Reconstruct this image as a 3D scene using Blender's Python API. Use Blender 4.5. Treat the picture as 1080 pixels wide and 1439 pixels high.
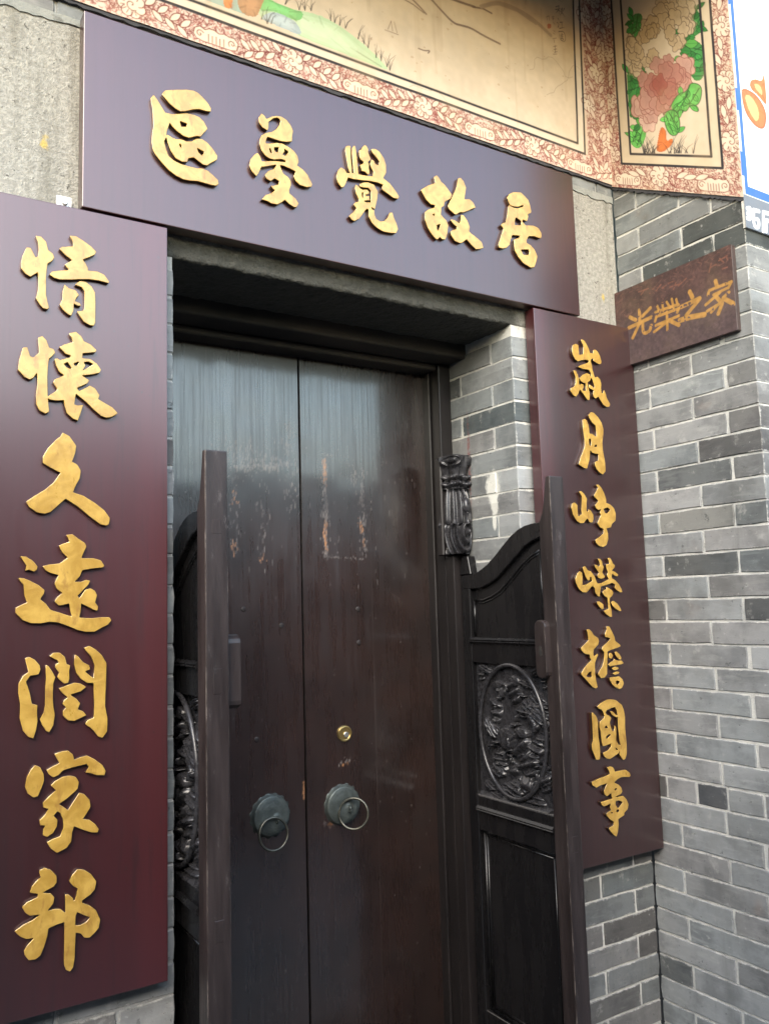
import bpy, bmesh, math, random
import numpy as np
from mathutils import Vector, Matrix

random.seed(7)
RNG = np.random.RandomState(11)
scene = bpy.context.scene
for o in list(bpy.data.objects):
    bpy.data.objects.remove(o)
COL = scene.collection

# ------------------------------------------------------------------ camera
cam_d = bpy.data.cameras.new('camera')
cam = bpy.data.objects.new('camera', cam_d)
COL.objects.link(cam)
cam.location = (-2.09043, -1.82471, 0.03311)
cam.rotation_mode = 'XYZ'
cam.rotation_euler = Matrix(((0.8455017, -0.0336763, -0.5329097), (-0.5331784, -0.1076600, -0.8391246), (-0.0291145, 0.9936172, -0.1089822))).to_euler()
cam_d.lens = 39.3146
cam_d.sensor_fit = 'HORIZONTAL'
cam_d.sensor_width = 36.0
cam_d.clip_start = 0.05
cam_d.clip_end = 300
scene.camera = cam

# ------------------------------------------------------------------ sky, sun, exposure
SUN_DIR = Vector((-.48,-.66,.56)).normalized()        # towards the sun
world = bpy.data.worlds.new('World')
scene.world = world
world.use_nodes = True
wn = world.node_tree.nodes
wl = world.node_tree.links
sky = wn.new('ShaderNodeTexSky')
sky.sky_type = 'NISHITA'
sky.sun_disc = False
sky.sun_elevation = math.asin(SUN_DIR.z)
sky.sun_rotation = math.atan2(SUN_DIR.x, SUN_DIR.y)
sky.air_density = 1.6
sky.dust_density = 2.0
sky.ozone_density = 1.6
wn['Background'].inputs['Strength'].default_value = 0.15
wl.new(sky.outputs['Color'], wn['Background'].inputs['Color'])
sun_d = bpy.data.lights.new('sun', 'SUN')
sun_d.energy = 0.5
sun_d.angle = math.radians(38)
sun_d.color = (1.0, 0.995, 0.985)
sun = bpy.data.objects.new('sun', sun_d)
COL.objects.link(sun)
sun.rotation_euler = SUN_DIR.to_track_quat('Z', 'Y').to_euler()
sun.location = (0, -3, 8)
scene.view_settings.view_transform = 'Standard'
scene.view_settings.look = 'None'
scene.view_settings.exposure = 2.2
scene.view_settings.gamma = 1.0
scene.view_settings.use_curve_mapping = False

# ------------------------------------------------------------------ materials
def lin(c):
    return tuple((v / 12.92 if v <= 0.04045 else ((v + 0.055) / 1.055) ** 2.4) for v in c)

def new_mat(name):
    m = bpy.data.materials.new(name)
    m.use_nodes = True
    return m, m.node_tree.nodes, m.node_tree.links, m.node_tree.nodes['Principled BSDF']

def N(n, kind, **kw):
    x = n.new(kind)
    for k, v in kw.items():
        setattr(x, k, v)
    return x

def ramp(n, stops):
    r = n.new('ShaderNodeValToRGB')
    e = r.color_ramp.elements
    while len(e) < len(stops):
        e.new(0.5)
    for i, (p, c) in enumerate(stops):
        e[i].position = p
        e[i].color = (*c, 1) if len(c) == 3 else c
    return r

def noise(n, l, vec, scale, detail=5, rough=0.55, dist=0.0):
    t = n.new('ShaderNodeTexNoise')
    t.inputs['Scale'].default_value = scale
    t.inputs['Detail'].default_value = detail
    t.inputs['Roughness'].default_value = rough
    t.inputs['Distortion'].default_value = dist
    l.new(vec, t.inputs['Vector'])
    return t.outputs['Fac']

def mapped(n, l, vec, scale=(1, 1, 1), loc=(0, 0, 0)):
    m = n.new('ShaderNodeMapping')
    m.inputs['Scale'].default_value = scale
    m.inputs['Location'].default_value = loc
    l.new(vec, m.inputs['Vector'])
    return m.outputs['Vector']

def mix(n, l, fac, a, b, mode='MIX'):
    m = n.new('ShaderNodeMix')
    m.data_type = 'RGBA'
    m.blend_type = mode
    for k, v in ((0, fac), (6, a), (7, b)):
        if hasattr(v, 'links'):
            l.new(v, m.inputs[k])
        elif k == 0:
            m.inputs[0].default_value = v
        else:
            m.inputs[k].default_value = (*v, 1)
    return m.outputs[2]

def mth(n, l, op, a, b=None, clamp=False):
    m = n.new('ShaderNodeMath')
    m.operation = op
    m.use_clamp = clamp
    for i, v in enumerate((a, b)):
        if v is None:
            continue
        if hasattr(v, 'links'):
            l.new(v, m.inputs[i])
        else:
            m.inputs[i].default_value = v
    return m.outputs[0]

def bump(n, l, bsdf, h, strength, dist=0.002):
    b = n.new('ShaderNodeBump')
    b.inputs['Strength'].default_value = strength
    b.inputs['Distance'].default_value = dist
    l.new(h, b.inputs['Height'])
    l.new(b.outputs['Normal'], bsdf.inputs['Normal'])
    return b

def coords(n, kind='Object'):
    return n.new('ShaderNodeTexCoord').outputs[kind]

M = {}

def wall_marks(n, l, c, co):
    """stains that belong to the walls, at their places: lime splash and red paint run on the reveal, lumps of pointing"""
    geo = n.new('ShaderNodeNewGeometry')
    s = n.new('ShaderNodeSeparateXYZ'); l.new(geo.outputs['Position'], s.inputs[0])
    nz = noise(n, l, geo.outputs['Position'], 38, 5, 0.65)
    nf = noise(n, l, geo.outputs['Position'], 120, 4, 0.7)
    wob = mth(n, l, 'SUBTRACT', nz, 0.5)
    def blot(cy, cz, ry, rz, x0, x1, soft=0.35, amt=1.0, w=1.3):
        a = mth(n, l, 'DIVIDE', mth(n, l, 'SUBTRACT', s.outputs[1], cy), ry)
        b_ = mth(n, l, 'DIVIDE', mth(n, l, 'SUBTRACT', s.outputs[2], cz), rz)
        d = mth(n, l, 'SQRT', mth(n, l, 'ADD', mth(n, l, 'MULTIPLY', a, a), mth(n, l, 'MULTIPLY', b_, b_)))
        d = mth(n, l, 'ADD', d, mth(n, l, 'MULTIPLY', wob, w))
        f = mth(n, l, 'SUBTRACT', 1.0, ramp_f(n, l, d, 1.0 - soft, 1.0 + soft * .4))
        g = mth(n, l, 'MULTIPLY', mth(n, l, 'GREATER_THAN', s.outputs[0], x0), mth(n, l, 'LESS_THAN', s.outputs[0], x1))
        f = mth(n, l, 'MULTIPLY', f, g)
        return mth(n, l, 'MULTIPLY', f, amt)
    lime = (0.60, 0.595, 0.54)
    for a in ((.112, .372, .034, .055, -.49, -.46), (.108, .330, .018, .050, -.49, -.46), (.112, .268, .010, .028, -.49, -.46),):
        c = mix(n, l, blot(*a), c, lime)
    red = blot(.222, .47, .008, .155, -.49, -.46, 0.6, 0.62, 0.9)
    red = mth(n, l, 'MULTIPLY', red, ramp_f(n, l, nf, 0.36, 0.56))
    c = mix(n, l, red, c, (0.20, 0.05, 0.045))
    return c

def mat_brick():
    m, n, l, b = new_mat('grey_brick')
    oi = n.new('ShaderNodeObjectInfo')
    co = coords(n)
    off = n.new('ShaderNodeVectorMath'); off.operation = 'ADD'
    cmb = n.new('ShaderNodeCombineXYZ')
    r1 = mth(n, l, 'MULTIPLY', oi.outputs['Random'], 37.0)
    r2 = mth(n, l, 'MULTIPLY', oi.outputs['Random'], 91.0)
    l.new(r1, cmb.inputs[0]); l.new(r2, cmb.inputs[1]); l.new(r1, cmb.inputs[2])
    l.new(co, off.inputs[0]); l.new(cmb.outputs[0], off.inputs[1])
    v = off.outputs[0]
    big = noise(n, l, v, 9, 4, 0.6)
    fine = noise(n, l, v, 90, 6, 0.7)
    streak = noise(n, l, mapped(n, l, v, (1, 1, 5)), 14, 5, 0.6, 0.6)
    base = oi.outputs['Color']
    dark = mix(n, l, 1.0, base, (0.68, 0.68, 0.69), 'MULTIPLY')
    light = mix(n, l, 1.0, base, (1.16, 1.16, 1.13), 'MULTIPLY')
    c = mix(n, l, ramp_f(n, l, big, 0.42, 0.66), base, dark)
    c = mix(n, l, ramp_f(n, l, streak, 0.46, 0.80), c, light)
    pit = ramp_f(n, l, fine, 0.60, 0.70)
    c = mix(n, l, mth(n, l, 'MULTIPLY', pit, 0.45), c, (0.06, 0.065, 0.065))
    sp = noise(n, l, v, 55, 2, 0.4)
    c = mix(n, l, mth(n, l, 'MULTIPLY', ramp_f(n, l, sp, 0.72, 0.78), 0.4), c, (0.42, 0.42, 0.40))
    rust = noise(n, l, v, 6, 3, 0.5)
    c = mix(n, l, mth(n, l, 'MULTIPLY', ramp_f(n, l, rust, 0.68, 0.80), 0.35), c, (0.23, 0.13, 0.075))
    ge = n.new('ShaderNodeSeparateXYZ'); l.new(coords(n, 'Generated'), ge.inputs[0])
    ex = mth(n, l, 'SUBTRACT', 0.5, mth(n, l, 'ABSOLUTE', mth(n, l, 'SUBTRACT', ge.outputs[0], 0.5)))
    ez = mth(n, l, 'SUBTRACT', 0.5, mth(n, l, 'ABSOLUTE', mth(n, l, 'SUBTRACT', ge.outputs[2], 0.5)))
    ey = mth(n, l, 'SUBTRACT', 0.5, mth(n, l, 'ABSOLUTE', mth(n, l, 'SUBTRACT', ge.outputs[1], 0.5)))
    nn = n.new('ShaderNodeSeparateXYZ'); l.new(coords(n, 'Normal'), nn.inputs[0])
    side = mth(n, l, 'GREATER_THAN', mth(n, l, 'ABSOLUTE', nn.outputs[0]), 0.5)
    ex = mth(n, l, 'ADD', mth(n, l, 'MULTIPLY', ex, mth(n, l, 'SUBTRACT', 1.0, side)), mth(n, l, 'MULTIPLY', ey, side))
    em = mth(n, l, 'MINIMUM', mth(n, l, 'MULTIPLY', ex, 3.0), ez)
    em = mth(n, l, 'ADD', em, mth(n, l, 'MULTIPLY', mth(n, l, 'SUBTRACT', noise(n, l, v, 34, 6, 0.75), 0.5), 0.46))
    sm = mth(n, l, 'SUBTRACT', 1.0, ramp_f(n, l, em, -0.03, 0.06))
    c = mix(n, l, mth(n, l, 'MULTIPLY', sm, 0.75), c, (0.47, 0.465, 0.43))
    gp = n.new('ShaderNodeNewGeometry').outputs['Position']
    w1 = noise(n, l, gp, 2.6, 6, 0.65)
    w2 = noise(n, l, mapped(n, l, gp, (1, 1, 0.16)), 9, 6, 0.65)
    c = mix(n, l, mth(n, l, 'MULTIPLY', ramp_f(n, l, w1, 0.44, 0.66), 0.42), c, (0.115, 0.112, 0.10))
    c = mix(n, l, mth(n, l, 'MULTIPLY', ramp_f(n, l, w2, 0.54, 0.72), 0.34), c, (0.085, 0.088, 0.082))
    w3 = noise(n, l, gp, 17, 6, 0.7)
    c = mix(n, l, mth(n, l, 'MULTIPLY', ramp_f(n, l, w3, 0.57, 0.70), 0.40), c, (0.40, 0.395, 0.365))
    chip = noise(n, l, v, 42, 4, 0.75)
    ch = ramp_f(n, l, chip, 0.635, 0.675)
    c = mix(n, l, mth(n, l, 'MULTIPLY', ch, 0.55), c, (0.10, 0.105, 0.10))
    c = wall_marks(n, l, c, co)
    l.new(c, b.inputs['Base Color'])
    b.inputs['Roughness'].default_value = 0.88
    b.inputs['Specular IOR Level'].default_value = 0.25
    h = mth(n, l, 'SUBTRACT', mth(n, l, 'MULTIPLY', big, 0.6), mth(n, l, 'MULTIPLY', pit, 0.35))
    bump(n, l, b, mth(n, l, 'SUBTRACT', mth(n, l, 'ADD', h, mth(n, l, 'MULTIPLY', fine, 0.5)), mth(n, l, 'MULTIPLY', ch, 0.9)), 0.65, 0.0026)
    return m

def ramp_f(n, l, fac, a, b):
    mr = n.new('ShaderNodeMapRange')
    mr.interpolation_type = 'SMOOTHSTEP'
    mr.inputs['From Min'].default_value = a
    mr.inputs['From Max'].default_value = b
    l.new(fac, mr.inputs['Value'])
    return mr.outputs['Result']

def mat_mortar(name, c0, c1):
    m, n, l, b = new_mat(name)
    co = coords(n)
    f = noise(n, l, co, 14, 6, 0.65)
    g = noise(n, l, co, 160, 4, 0.6)
    c = mix(n, l, ramp_f(n, l, f, 0.35, 0.7), c0, c1)
    d = noise(n, l, co, 4, 4, 0.6)
    c = mix(n, l, mth(n, l, 'MULTIPLY', ramp_f(n, l, d, 0.56, 0.72), 0.55), c, (0.16, 0.16, 0.145))
    dk = noise(n, l, co, 26, 5, 0.7)
    c = mix(n, l, mth(n, l, 'MULTIPLY', ramp_f(n, l, dk, 0.60, 0.70), 0.7), c, (0.09, 0.09, 0.082))
    if name == 'lime_mortar':
        c = wall_marks(n, l, c, co)
    l.new(c, b.inputs['Base Color'])
    b.inputs['Roughness'].default_value = 0.92
    bump(n, l, b, mth(n, l, 'ADD', f, mth(n, l, 'MULTIPLY', g, 0.7)), 0.9, 0.004)
    return m

def mat_granite():
    m, n, l, b = new_mat('granite')
    co = coords(n)
    f = noise(n, l, co, 85, 6, 0.75)
    g = noise(n, l, co, 170, 3, 0.6)
    big = noise(n, l, co, 3.5, 4, 0.6)
    c = mix(n, l, ramp_f(n, l, f, 0.40, 0.62), (0.24, 0.232, 0.205), (0.36, 0.35, 0.31))
    c = mix(n, l, mth(n, l, 'MULTIPLY', ramp_f(n, l, g, 0.63, 0.70), 0.6), c, (0.10, 0.095, 0.085))
    sp = noise(n, l, co, 55, 3, 0.65)
    c = mix(n, l, mth(n, l, 'MULTIPLY', ramp_f(n, l, sp, 0.625, 0.67), 0.9), c, (0.085, 0.08, 0.07))
    c = mix(n, l, mth(n, l, 'MULTIPLY', ramp_f(n, l, big, 0.55, 0.75), 0.45), c, (0.36, 0.32, 0.23))
    ws = noise(n, l, mapped(n, l, co, (1, 1, 0.08)), 20, 5, 0.65)
    c = mix(n, l, mth(n, l, 'MULTIPLY', ramp_f(n, l, ws, 0.50, 0.66), 0.55), c, (0.14, 0.132, 0.105))
    # sooty dirt plus the name board's shadow, painted onto the worn lower arris
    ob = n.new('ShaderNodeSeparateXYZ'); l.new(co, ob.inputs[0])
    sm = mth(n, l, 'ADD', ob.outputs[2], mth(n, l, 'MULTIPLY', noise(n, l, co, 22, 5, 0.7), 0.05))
    soot_shade = mth(n, l, 'SUBTRACT', 1.0, ramp_f(n, l, sm, 0.895, 0.945))
    soot_shade = mth(n, l, 'MULTIPLY', soot_shade, ramp_f(n, l, ob.outputs[0], -1.56, -1.50))
    soot_shade = mth(n, l, 'MULTIPLY', soot_shade, mth(n, l, 'SUBTRACT', 1.0, ramp_f(n, l, ob.outputs[0], -0.47, -0.41)))
    c = mix(n, l, mth(n, l, 'MULTIPLY', soot_shade, mth(n, l, 'ADD', mth(n, l, 'MULTIPLY', f, 0.35), 0.70)), c, (0.020, 0.020, 0.014))
    geo = n.new('ShaderNodeNewGeometry')
    sx = n.new('ShaderNodeSeparateXYZ'); l.new(geo.outputs['Position'], sx.inputs[0])
    # yellow paint dabs left on the stone
    for (px, pz, r) in ((-1.773, 1.045, 0.018), (-0.070, 0.995, 0.017)):
        dx = mth(n, l, 'MULTIPLY', mth(n, l, 'SUBTRACT', sx.outputs[0], px), 1.9)
        dz = mth(n, l, 'SUBTRACT', sx.outputs[2], pz)
        dd = mth(n, l, 'SQRT', mth(n, l, 'ADD', mth(n, l, 'MULTIPLY', dx, dx), mth(n, l, 'MULTIPLY', dz, dz)))
        dd = mth(n, l, 'ADD', dd, mth(n, l, 'MULTIPLY', noise(n, l, co, 45, 3, 0.6), 0.05))
        fac = mth(n, l, 'SUBTRACT', 1.0, ramp_f(n, l, dd, r + 0.012, r + 0.026))
        c = mix(n, l, mth(n, l, 'MULTIPLY', fac, 0.7), c, (0.50, 0.36, 0.05))
    l.new(c, b.inputs['Base Color'])
    b.inputs['Roughness'].default_value = 0.8
    wst = noise(n, l, mapped(n, l, co, (1, 1, 0.10)), 26, 5, 0.65)
    bump(n, l, b, mth(n, l, 'ADD', mth(n, l, 'ADD', f, g), mth(n, l, 'MULTIPLY', sp, 0.8)), 0.8, 0.004)
    return m

def mat_lacquer():
    m, n, l, b = new_mat('maroon_lacquer')
    co = coords(n)
    st = noise(n, l, mapped(n, l, co, (26, 1, 0.8)), 2.2, 4, 0.55)
    gr = noise(n, l, mapped(n, l, co, (1, 1, 0.03)), 160, 3, 0.6)
    c = mix(n, l, ramp_f(n, l, st, 0.3, 0.75), (0.0095, 0.0040, 0.0044), (0.0175, 0.0047, 0.0052))
    # the couplet boards are glued up from planks; the ones next to the doorway took the red stain more strongly
    sp = n.new('ShaderNodeSeparateXYZ'); l.new(co, sp.inputs[0])
    wv = mth(n, l, 'MULTIPLY', noise(n, l, mapped(n, l, co, (1, 1, 0.6)), 2, 3, 0.5), 0.02)
    px = mth(n, l, 'ADD', sp.outputs[0], wv)
    lo = mth(n, l, 'LESS_THAN', sp.outputs[2], 0.8935)
    inl = mth(n, l, 'MULTIPLY', ramp_f(n, l, px, -1.585, -1.555), mth(n, l, 'LESS_THAN', sp.outputs[0], -1.0))
    mid = mth(n, l, 'MULTIPLY', ramp_f(n, l, px, -1.88, -1.58), mth(n, l, 'LESS_THAN', sp.outputs[0], -1.0))
    inr = mth(n, l, 'MULTIPLY', mth(n, l, 'SUBTRACT', 1.0, ramp_f(n, l, px, -0.385, -0.345)), mth(n, l, 'GREATER_THAN', sp.outputs[0], -1.0))
    c = mix(n, l, mth(n, l, 'MULTIPLY', mth(n, l, 'MULTIPLY', mid, lo), 0.65), c, (0.042, 0.0052, 0.0066))
    c = mix(n, l, mth(n, l, 'MULTIPLY', mth(n, l, 'MAXIMUM', inl, inr), mth(n, l, 'MULTIPLY', lo, 0.8)), c, (0.048, 0.0066, 0.0082))
    g4 = noise(n, l, mapped(n, l, co, (1, 1, 0.05)), 60, 5, 0.65, 0.6)
    c = mix(n, l, mth(n, l, 'MULTIPLY', gr, 0.30), c, (0.010, 0.003, 0.004))
    c = mix(n, l, mth(n, l, 'MULTIPLY', ramp_f(n, l, g4, 0.50, 0.68), 0.55), c, (0.005, 0.0022, 0.0026))
    dust = noise(n, l, co, 110, 1, 0.4)
    c = mix(n, l, mth(n, l, 'MULTIPLY', ramp_f(n, l, dust, 0.76, 0.775), 0.85), c, (0.012, 0.01, 0.01))
    l.new(c, b.inputs['Base Color'])
    sm = noise(n, l, co, 3, 3, 0.5)
    rr = n.new('ShaderNodeMapRange')
    rr.inputs['To Min'].default_value = 0.22; rr.inputs['To Max'].default_value = 0.52
    l.new(mth(n, l, 'ADD', mth(n, l, 'MULTIPLY', sm, 0.45), mth(n, l, 'MULTIPLY', g4, 0.55)), rr.inputs['Value']); l.new(rr.outputs['Result'], b.inputs['Roughness'])
    b.inputs['IOR'].default_value = 1.70
    b.inputs['Coat Weight'].default_value = 1.0
    b.inputs['Coat IOR'].default_value = 1.60
    b.inputs['Coat Roughness'].default_value = 0.24
    bp = bump(n, l, b, mth(n, l, 'ADD', gr, g4), 0.022, 0.001)
    # red-dyed undercoat: a broad, tinted gloss under the clear lacquer
    gl = n.new('ShaderNodeBsdfAnisotropic')
    gl.inputs['Color'].default_value = (0.42, 0.060, 0.060, 1)
    gl.inputs['Roughness'].default_value = 0.52
    mx = n.new('ShaderNodeMixShader')
    mx.inputs[0].default_value = 0.09
    l.new(b.outputs[0], mx.inputs[1]); l.new(gl.outputs[0], mx.inputs[2])
    l.new(mx.outputs[0], n['Material Output'].inputs['Surface'])
    return m

def mat_gold():
    m, n, l, b = new_mat('gold_paint')
    co = coords(n)
    f = noise(n, l, co, 24, 5, 0.6, 0.8)
    g = noise(n, l, mapped(n, l, co, (1, 1, 0.4)), 70, 4, 0.6)
    c = mix(n, l, ramp_f(n, l, f, 0.3, 0.7), (0.37, 0.210, 0.034), (0.54, 0.335, 0.070))
    c = mix(n, l, mth(n, l, 'MULTIPLY', ramp_f(n, l, g, 0.56, 0.72), 0.55), c, (0.25, 0.115, 0.024))
    h2 = noise(n, l, co, 110, 4, 0.7)
    c = mix(n, l, mth(n, l, 'MULTIPLY', ramp_f(n, l, h2, 0.66, 0.74), 0.45), c, (0.16, 0.085, 0.03))
    l.new(c, b.inputs['Base Color'])
    b.inputs['Metallic'].default_value = 0.10
    l.new(mth(n, l, 'ADD', mth(n, l, 'MULTIPLY', g, 0.35), 0.16), b.inputs['Roughness'])
    b.inputs['Coat Weight'].default_value = 0.8
    b.inputs['Coat IOR'].default_value = 1.65
    b.inputs['Coat Roughness'].default_value = 0.2
    bump(n, l, b, mth(n, l, 'ADD', mth(n, l, 'MULTIPLY', f, 1.6), g), 0.32, 0.002)
    return m

def mat_simple(name, col, rough, metal=0.0, var=0.35, scale=18, bmp=0.2, coat=0.0, col2=None, stretch=(1, 1, 1), ior=1.5):
    m, n, l, b = new_mat(name)
    co = mapped(n, l, coords(n), stretch)
    f = noise(n, l, co, scale, 6, 0.62)
    g = noise(n, l, co, scale * 7, 4, 0.6)
    col2 = col2 or tuple(v * (1 - var) for v in col)
    c = mix(n, l, ramp_f(n, l, f, 0.32, 0.72), col, col2)
    l.new(c, b.inputs['Base Color'])
    rr = n.new('ShaderNodeMapRange')
    rr.inputs['To Min'].default_value = max(0.02, rough - 0.08); rr.inputs['To Max'].default_value = min(1, rough + 0.12)
    l.new(f, rr.inputs['Value']); l.new(rr.outputs['Result'], b.inputs['Roughness'])
    b.inputs['Metallic'].default_value = metal
    b.inputs['Coat Weight'].default_value = coat
    b.inputs['IOR'].default_value = ior
    if bmp:
        bump(n, l, b, mth(n, l, 'ADD', f, mth(n, l, 'MULTIPLY', g, 0.5)), bmp, 0.002)
    return m

def mat_door():
    """dark brown gloss paint; the 'wear' colour attribute holds R pale scuffs, G bare-wood chips, B dull smears"""
    m, n, l, b = new_mat('door_paint')
    co = coords(n)
    at = n.new('ShaderNodeAttribute'); at.attribute_name = 'wear'
    s = n.new('ShaderNodeSeparateColor'); l.new(at.outputs['Color'], s.inputs[0])
    v1 = noise(n, l, mapped(n, l, co, (1, 1, 0.018)), 150, 4, 0.6)
    v2 = noise(n, l, mapped(n, l, co, (1, 1, 0.10)), 40, 5, 0.65)
    f = noise(n, l, co, 7, 5, 0.6)
    c = mix(n, l, ramp_f(n, l, f, 0.3, 0.7), (0.013, 0.0078, 0.0066), (0.021, 0.0112, 0.0088))
    c = mix(n, l, s.outputs[2], c, (0.028, 0.019, 0.016))
    c = mix(n, l, mth(n, l, 'MULTIPLY', s.outputs[0], 0.8), c, (0.20, 0.17, 0.15))
    c = mix(n, l, s.outputs[1], c, (0.38, 0.17, 0.06))
    l.new(c, b.inputs['Base Color'])
    r = mth(n, l, 'ADD', mth(n, l, 'MULTIPLY', v2, 0.30), 0.13)
    r = mth(n, l, 'ADD', r, mth(n, l, 'MULTIPLY', ramp_f(n, l, v1, 0.45, 0.7), 0.07))
    r = mth(n, l, 'ADD', r, mth(n, l, 'MULTIPLY', s.outputs[2], 0.15))
    r = mth(n, l, 'ADD', r, mth(n, l, 'MULTIPLY', mth(n, l, 'ADD', s.outputs[0], s.outputs[1]), 0.4), True)
    l.new(r, b.inputs['Roughness'])
    b.inputs['IOR'].default_value = 1.75
    l.new(mth(n, l, 'SUBTRACT', 0.85, mth(n, l, 'MULTIPLY', ramp_f(n, l, v1, 0.42, 0.66), 0.35)), b.inputs['Coat Weight'])
    b.inputs['Coat IOR'].default_value = 1.62
    b.inputs['Coat Roughness'].default_value = 0.12
    h = mth(n, l, 'ADD', mth(n, l, 'MULTIPLY', v1, 0.9), mth(n, l, 'MULTIPLY', v2, 0.8))
    h = mth(n, l, 'ADD', h, mth(n, l, 'MULTIPLY', f, 0.15))
    h = mth(n, l, 'ADD', h, mth(n, l, 'MULTIPLY', s.outputs[0], 0.6))
    bump(n, l, b, h, 0.12, 0.003)
    return m

def mat_post():
    """brown-black paint rubbed through along the arrises and scuffed where the gates are handled"""
    m, n, l, b = new_mat('gate_post_paint')
    co = coords(n)
    g1 = noise(n, l, mapped(n, l, co, (1, 1, 0.05)), 110, 5, 0.65)
    g2 = noise(n, l, mapped(n, l, co, (1, 1, 0.12)), 30, 5, 0.6)
    c = mix(n, l, ramp_f(n, l, g2, 0.32, 0.70), (0.016, 0.0115, 0.011), (0.036, 0.027, 0.0255))
    sc = noise(n, l, mapped(n, l, co, (1, 1, 0.35)), 46, 6, 0.75)
    c = mix(n, l, mth(n, l, 'MULTIPLY', ramp_f(n, l, sc, 0.60, 0.70), 0.55), c, (0.095, 0.082, 0.078))
    ge = n.new('ShaderNodeSeparateXYZ'); l.new(coords(n, 'Generated'), ge.inputs[0])
    ex = mth(n, l, 'SUBTRACT', 0.5, mth(n, l, 'ABSOLUTE', mth(n, l, 'SUBTRACT', ge.outputs[0], 0.5)))
    ed = mth(n, l, 'ADD', ex, mth(n, l, 'MULTIPLY', mth(n, l, 'SUBTRACT', noise(n, l, mapped(n, l, co, (1, 1, 0.3)), 60, 5, 0.7), 0.5), 0.22))
    fr = mth(n, l, 'LESS_THAN', ge.outputs[1], 0.06)
    wr = mth(n, l, 'MULTIPLY', mth(n, l, 'SUBTRACT', 1.0, ramp_f(n, l, ed, -0.03, 0.03)), fr)
    c = mix(n, l, mth(n, l, 'MULTIPLY', wr, 0.75), c, (0.17, 0.145, 0.125))
    l.new(c, b.inputs['Base Color'])
    l.new(mth(n, l, 'ADD', mth(n, l, 'MULTIPLY', sc, 0.4), 0.20), b.inputs['Roughness'])
    bump(n, l, b, mth(n, l, 'ADD', mth(n, l, 'MULTIPLY', g1, 0.8), mth(n, l, 'ADD', g2, sc)), 0.35, 0.002)
    return m

def mat_attr(name, rough, nscale=60, bmp=0.25, dirt=0.3):
    m, n, l, b = new_mat(name)
    co = coords(n)
    at = n.new('ShaderNodeAttribute'); at.attribute_name = 'paint'
    f = noise(n, l, co, 5, 6, 0.65)
    g = noise(n, l, co, nscale, 5, 0.65)
    c = mix(n, l, mth(n, l, 'MULTIPLY', ramp_f(n, l, f, 0.45, 0.75), dirt), at.outputs['Color'], (0.42, 0.30, 0.16))
    c = mix(n, l, mth(n, l, 'MULTIPLY', ramp_f(n, l, g, 0.62, 0.72), dirt * 0.6), c, (0.30, 0.24, 0.17))
    l.new(c, b.inputs['Base Color'])
    b.inputs['Roughness'].default_value = rough
    bump(n, l, b, mth(n, l, 'ADD', f, g), bmp, 0.002)
    return m

M['brick'] = mat_brick()
M['mortar'] = mat_mortar('lime_mortar', (0.58, 0.57, 0.52), (0.42, 0.415, 0.385))
M['mortar_grey'] = mat_mortar('grey_pointing', (0.36, 0.36, 0.34), (0.27, 0.27, 0.26))
M['cement'] = mat_mortar('cement_render', (0.27, 0.275, 0.25), (0.19, 0.20, 0.19))
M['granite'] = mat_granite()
M['lacquer'] = mat_lacquer()
M['gold'] = mat_gold()
M['letter_side'] = mat_simple('letter_side_lacquer', (0.035, 0.020, 0.014), 0.30, var=0.5, scale=40, bmp=0.1, coat=0.4)
M['door'] = mat_door()
M['scuffed'] = mat_simple('scuffed_patch', (0.075, 0.064, 0.060), 0.5, var=0.65, scale=90, bmp=0.5)
M['nail'] = mat_simple('painted_nail', (0.016, 0.011, 0.010), 0.6, scale=60, bmp=0.2)
M['dark_wood'] = mat_simple('black_brown_wood', (0.008, 0.0065, 0.0065), 0.42, var=0.4, scale=30, bmp=0.35, stretch=(1, 1, 0.12), col2=(0.013, 0.010, 0.0095))
M['gate_wood'] = mat_simple('gate_black_paint', (0.006, 0.0058, 0.0064), 0.25, var=0.4, scale=26, bmp=0.25, stretch=(1, 1, 0.15), col2=(0.0105, 0.0098, 0.0100))
M['post_wood'] = mat_post()
M['carving'] = mat_simple('carved_blackwood', (0.018, 0.0175, 0.019), 0.25, var=0.4, scale=50, bmp=0.3, col2=(0.036, 0.035, 0.038))
M['soffit_wood'] = mat_simple('sooty_wood', (0.005, 0.0055, 0.006), 0.75, var=0.5, scale=6, bmp=0.5, stretch=(0.4, 1, 1), col2=(0.045, 0.036, 0.028))
M['bronze'] = mat_simple('verdigris_bronze', (0.070, 0.083, 0.079), 0.42, metal=0.55, scale=40, bmp=0.5, col2=(0.125, 0.148, 0.138))
M['ring_metal'] = mat_simple('worn_ring_metal', (0.15, 0.145, 0.115), 0.38, metal=0.9, scale=60, bmp=0.3, col2=(0.085, 0.09, 0.08))
M['brass'] = mat_simple('brass', (0.60, 0.44, 0.17), 0.28, metal=0.9, scale=50, bmp=0.1, col2=(0.45, 0.33, 0.13))
M['steel'] = mat_simple('zinc_steel', (0.55, 0.55, 0.53), 0.35, metal=0.8, scale=60, bmp=0.1)
M['white_metal'] = mat_simple('white_clip', (0.78, 0.78, 0.76), 0.4, scale=40, bmp=0.05, var=0.12)
M['fresco'] = mat_attr('painted_plaster', 0.85)
M['fresco_white'] = mat_attr('painted_white_plaster', 0.8, dirt=0.12)
M['plaque'] = mat_attr('weathered_painted_wood', 0.55, nscale=90, bmp=0.4, dirt=0.12)
M['old_plaster'] = mat_mortar('plaster_splash', (0.66, 0.65, 0.60), (0.55, 0.54, 0.49))
M['red_paint'] = mat_simple('red_paint_streak', (0.22, 0.055, 0.045), 0.7, scale=30, bmp=0.2)
M['plaster_wall'] = mat_mortar('house_plaster', (0.13, 0.055, 0.045), (0.10, 0.045, 0.04))
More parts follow.
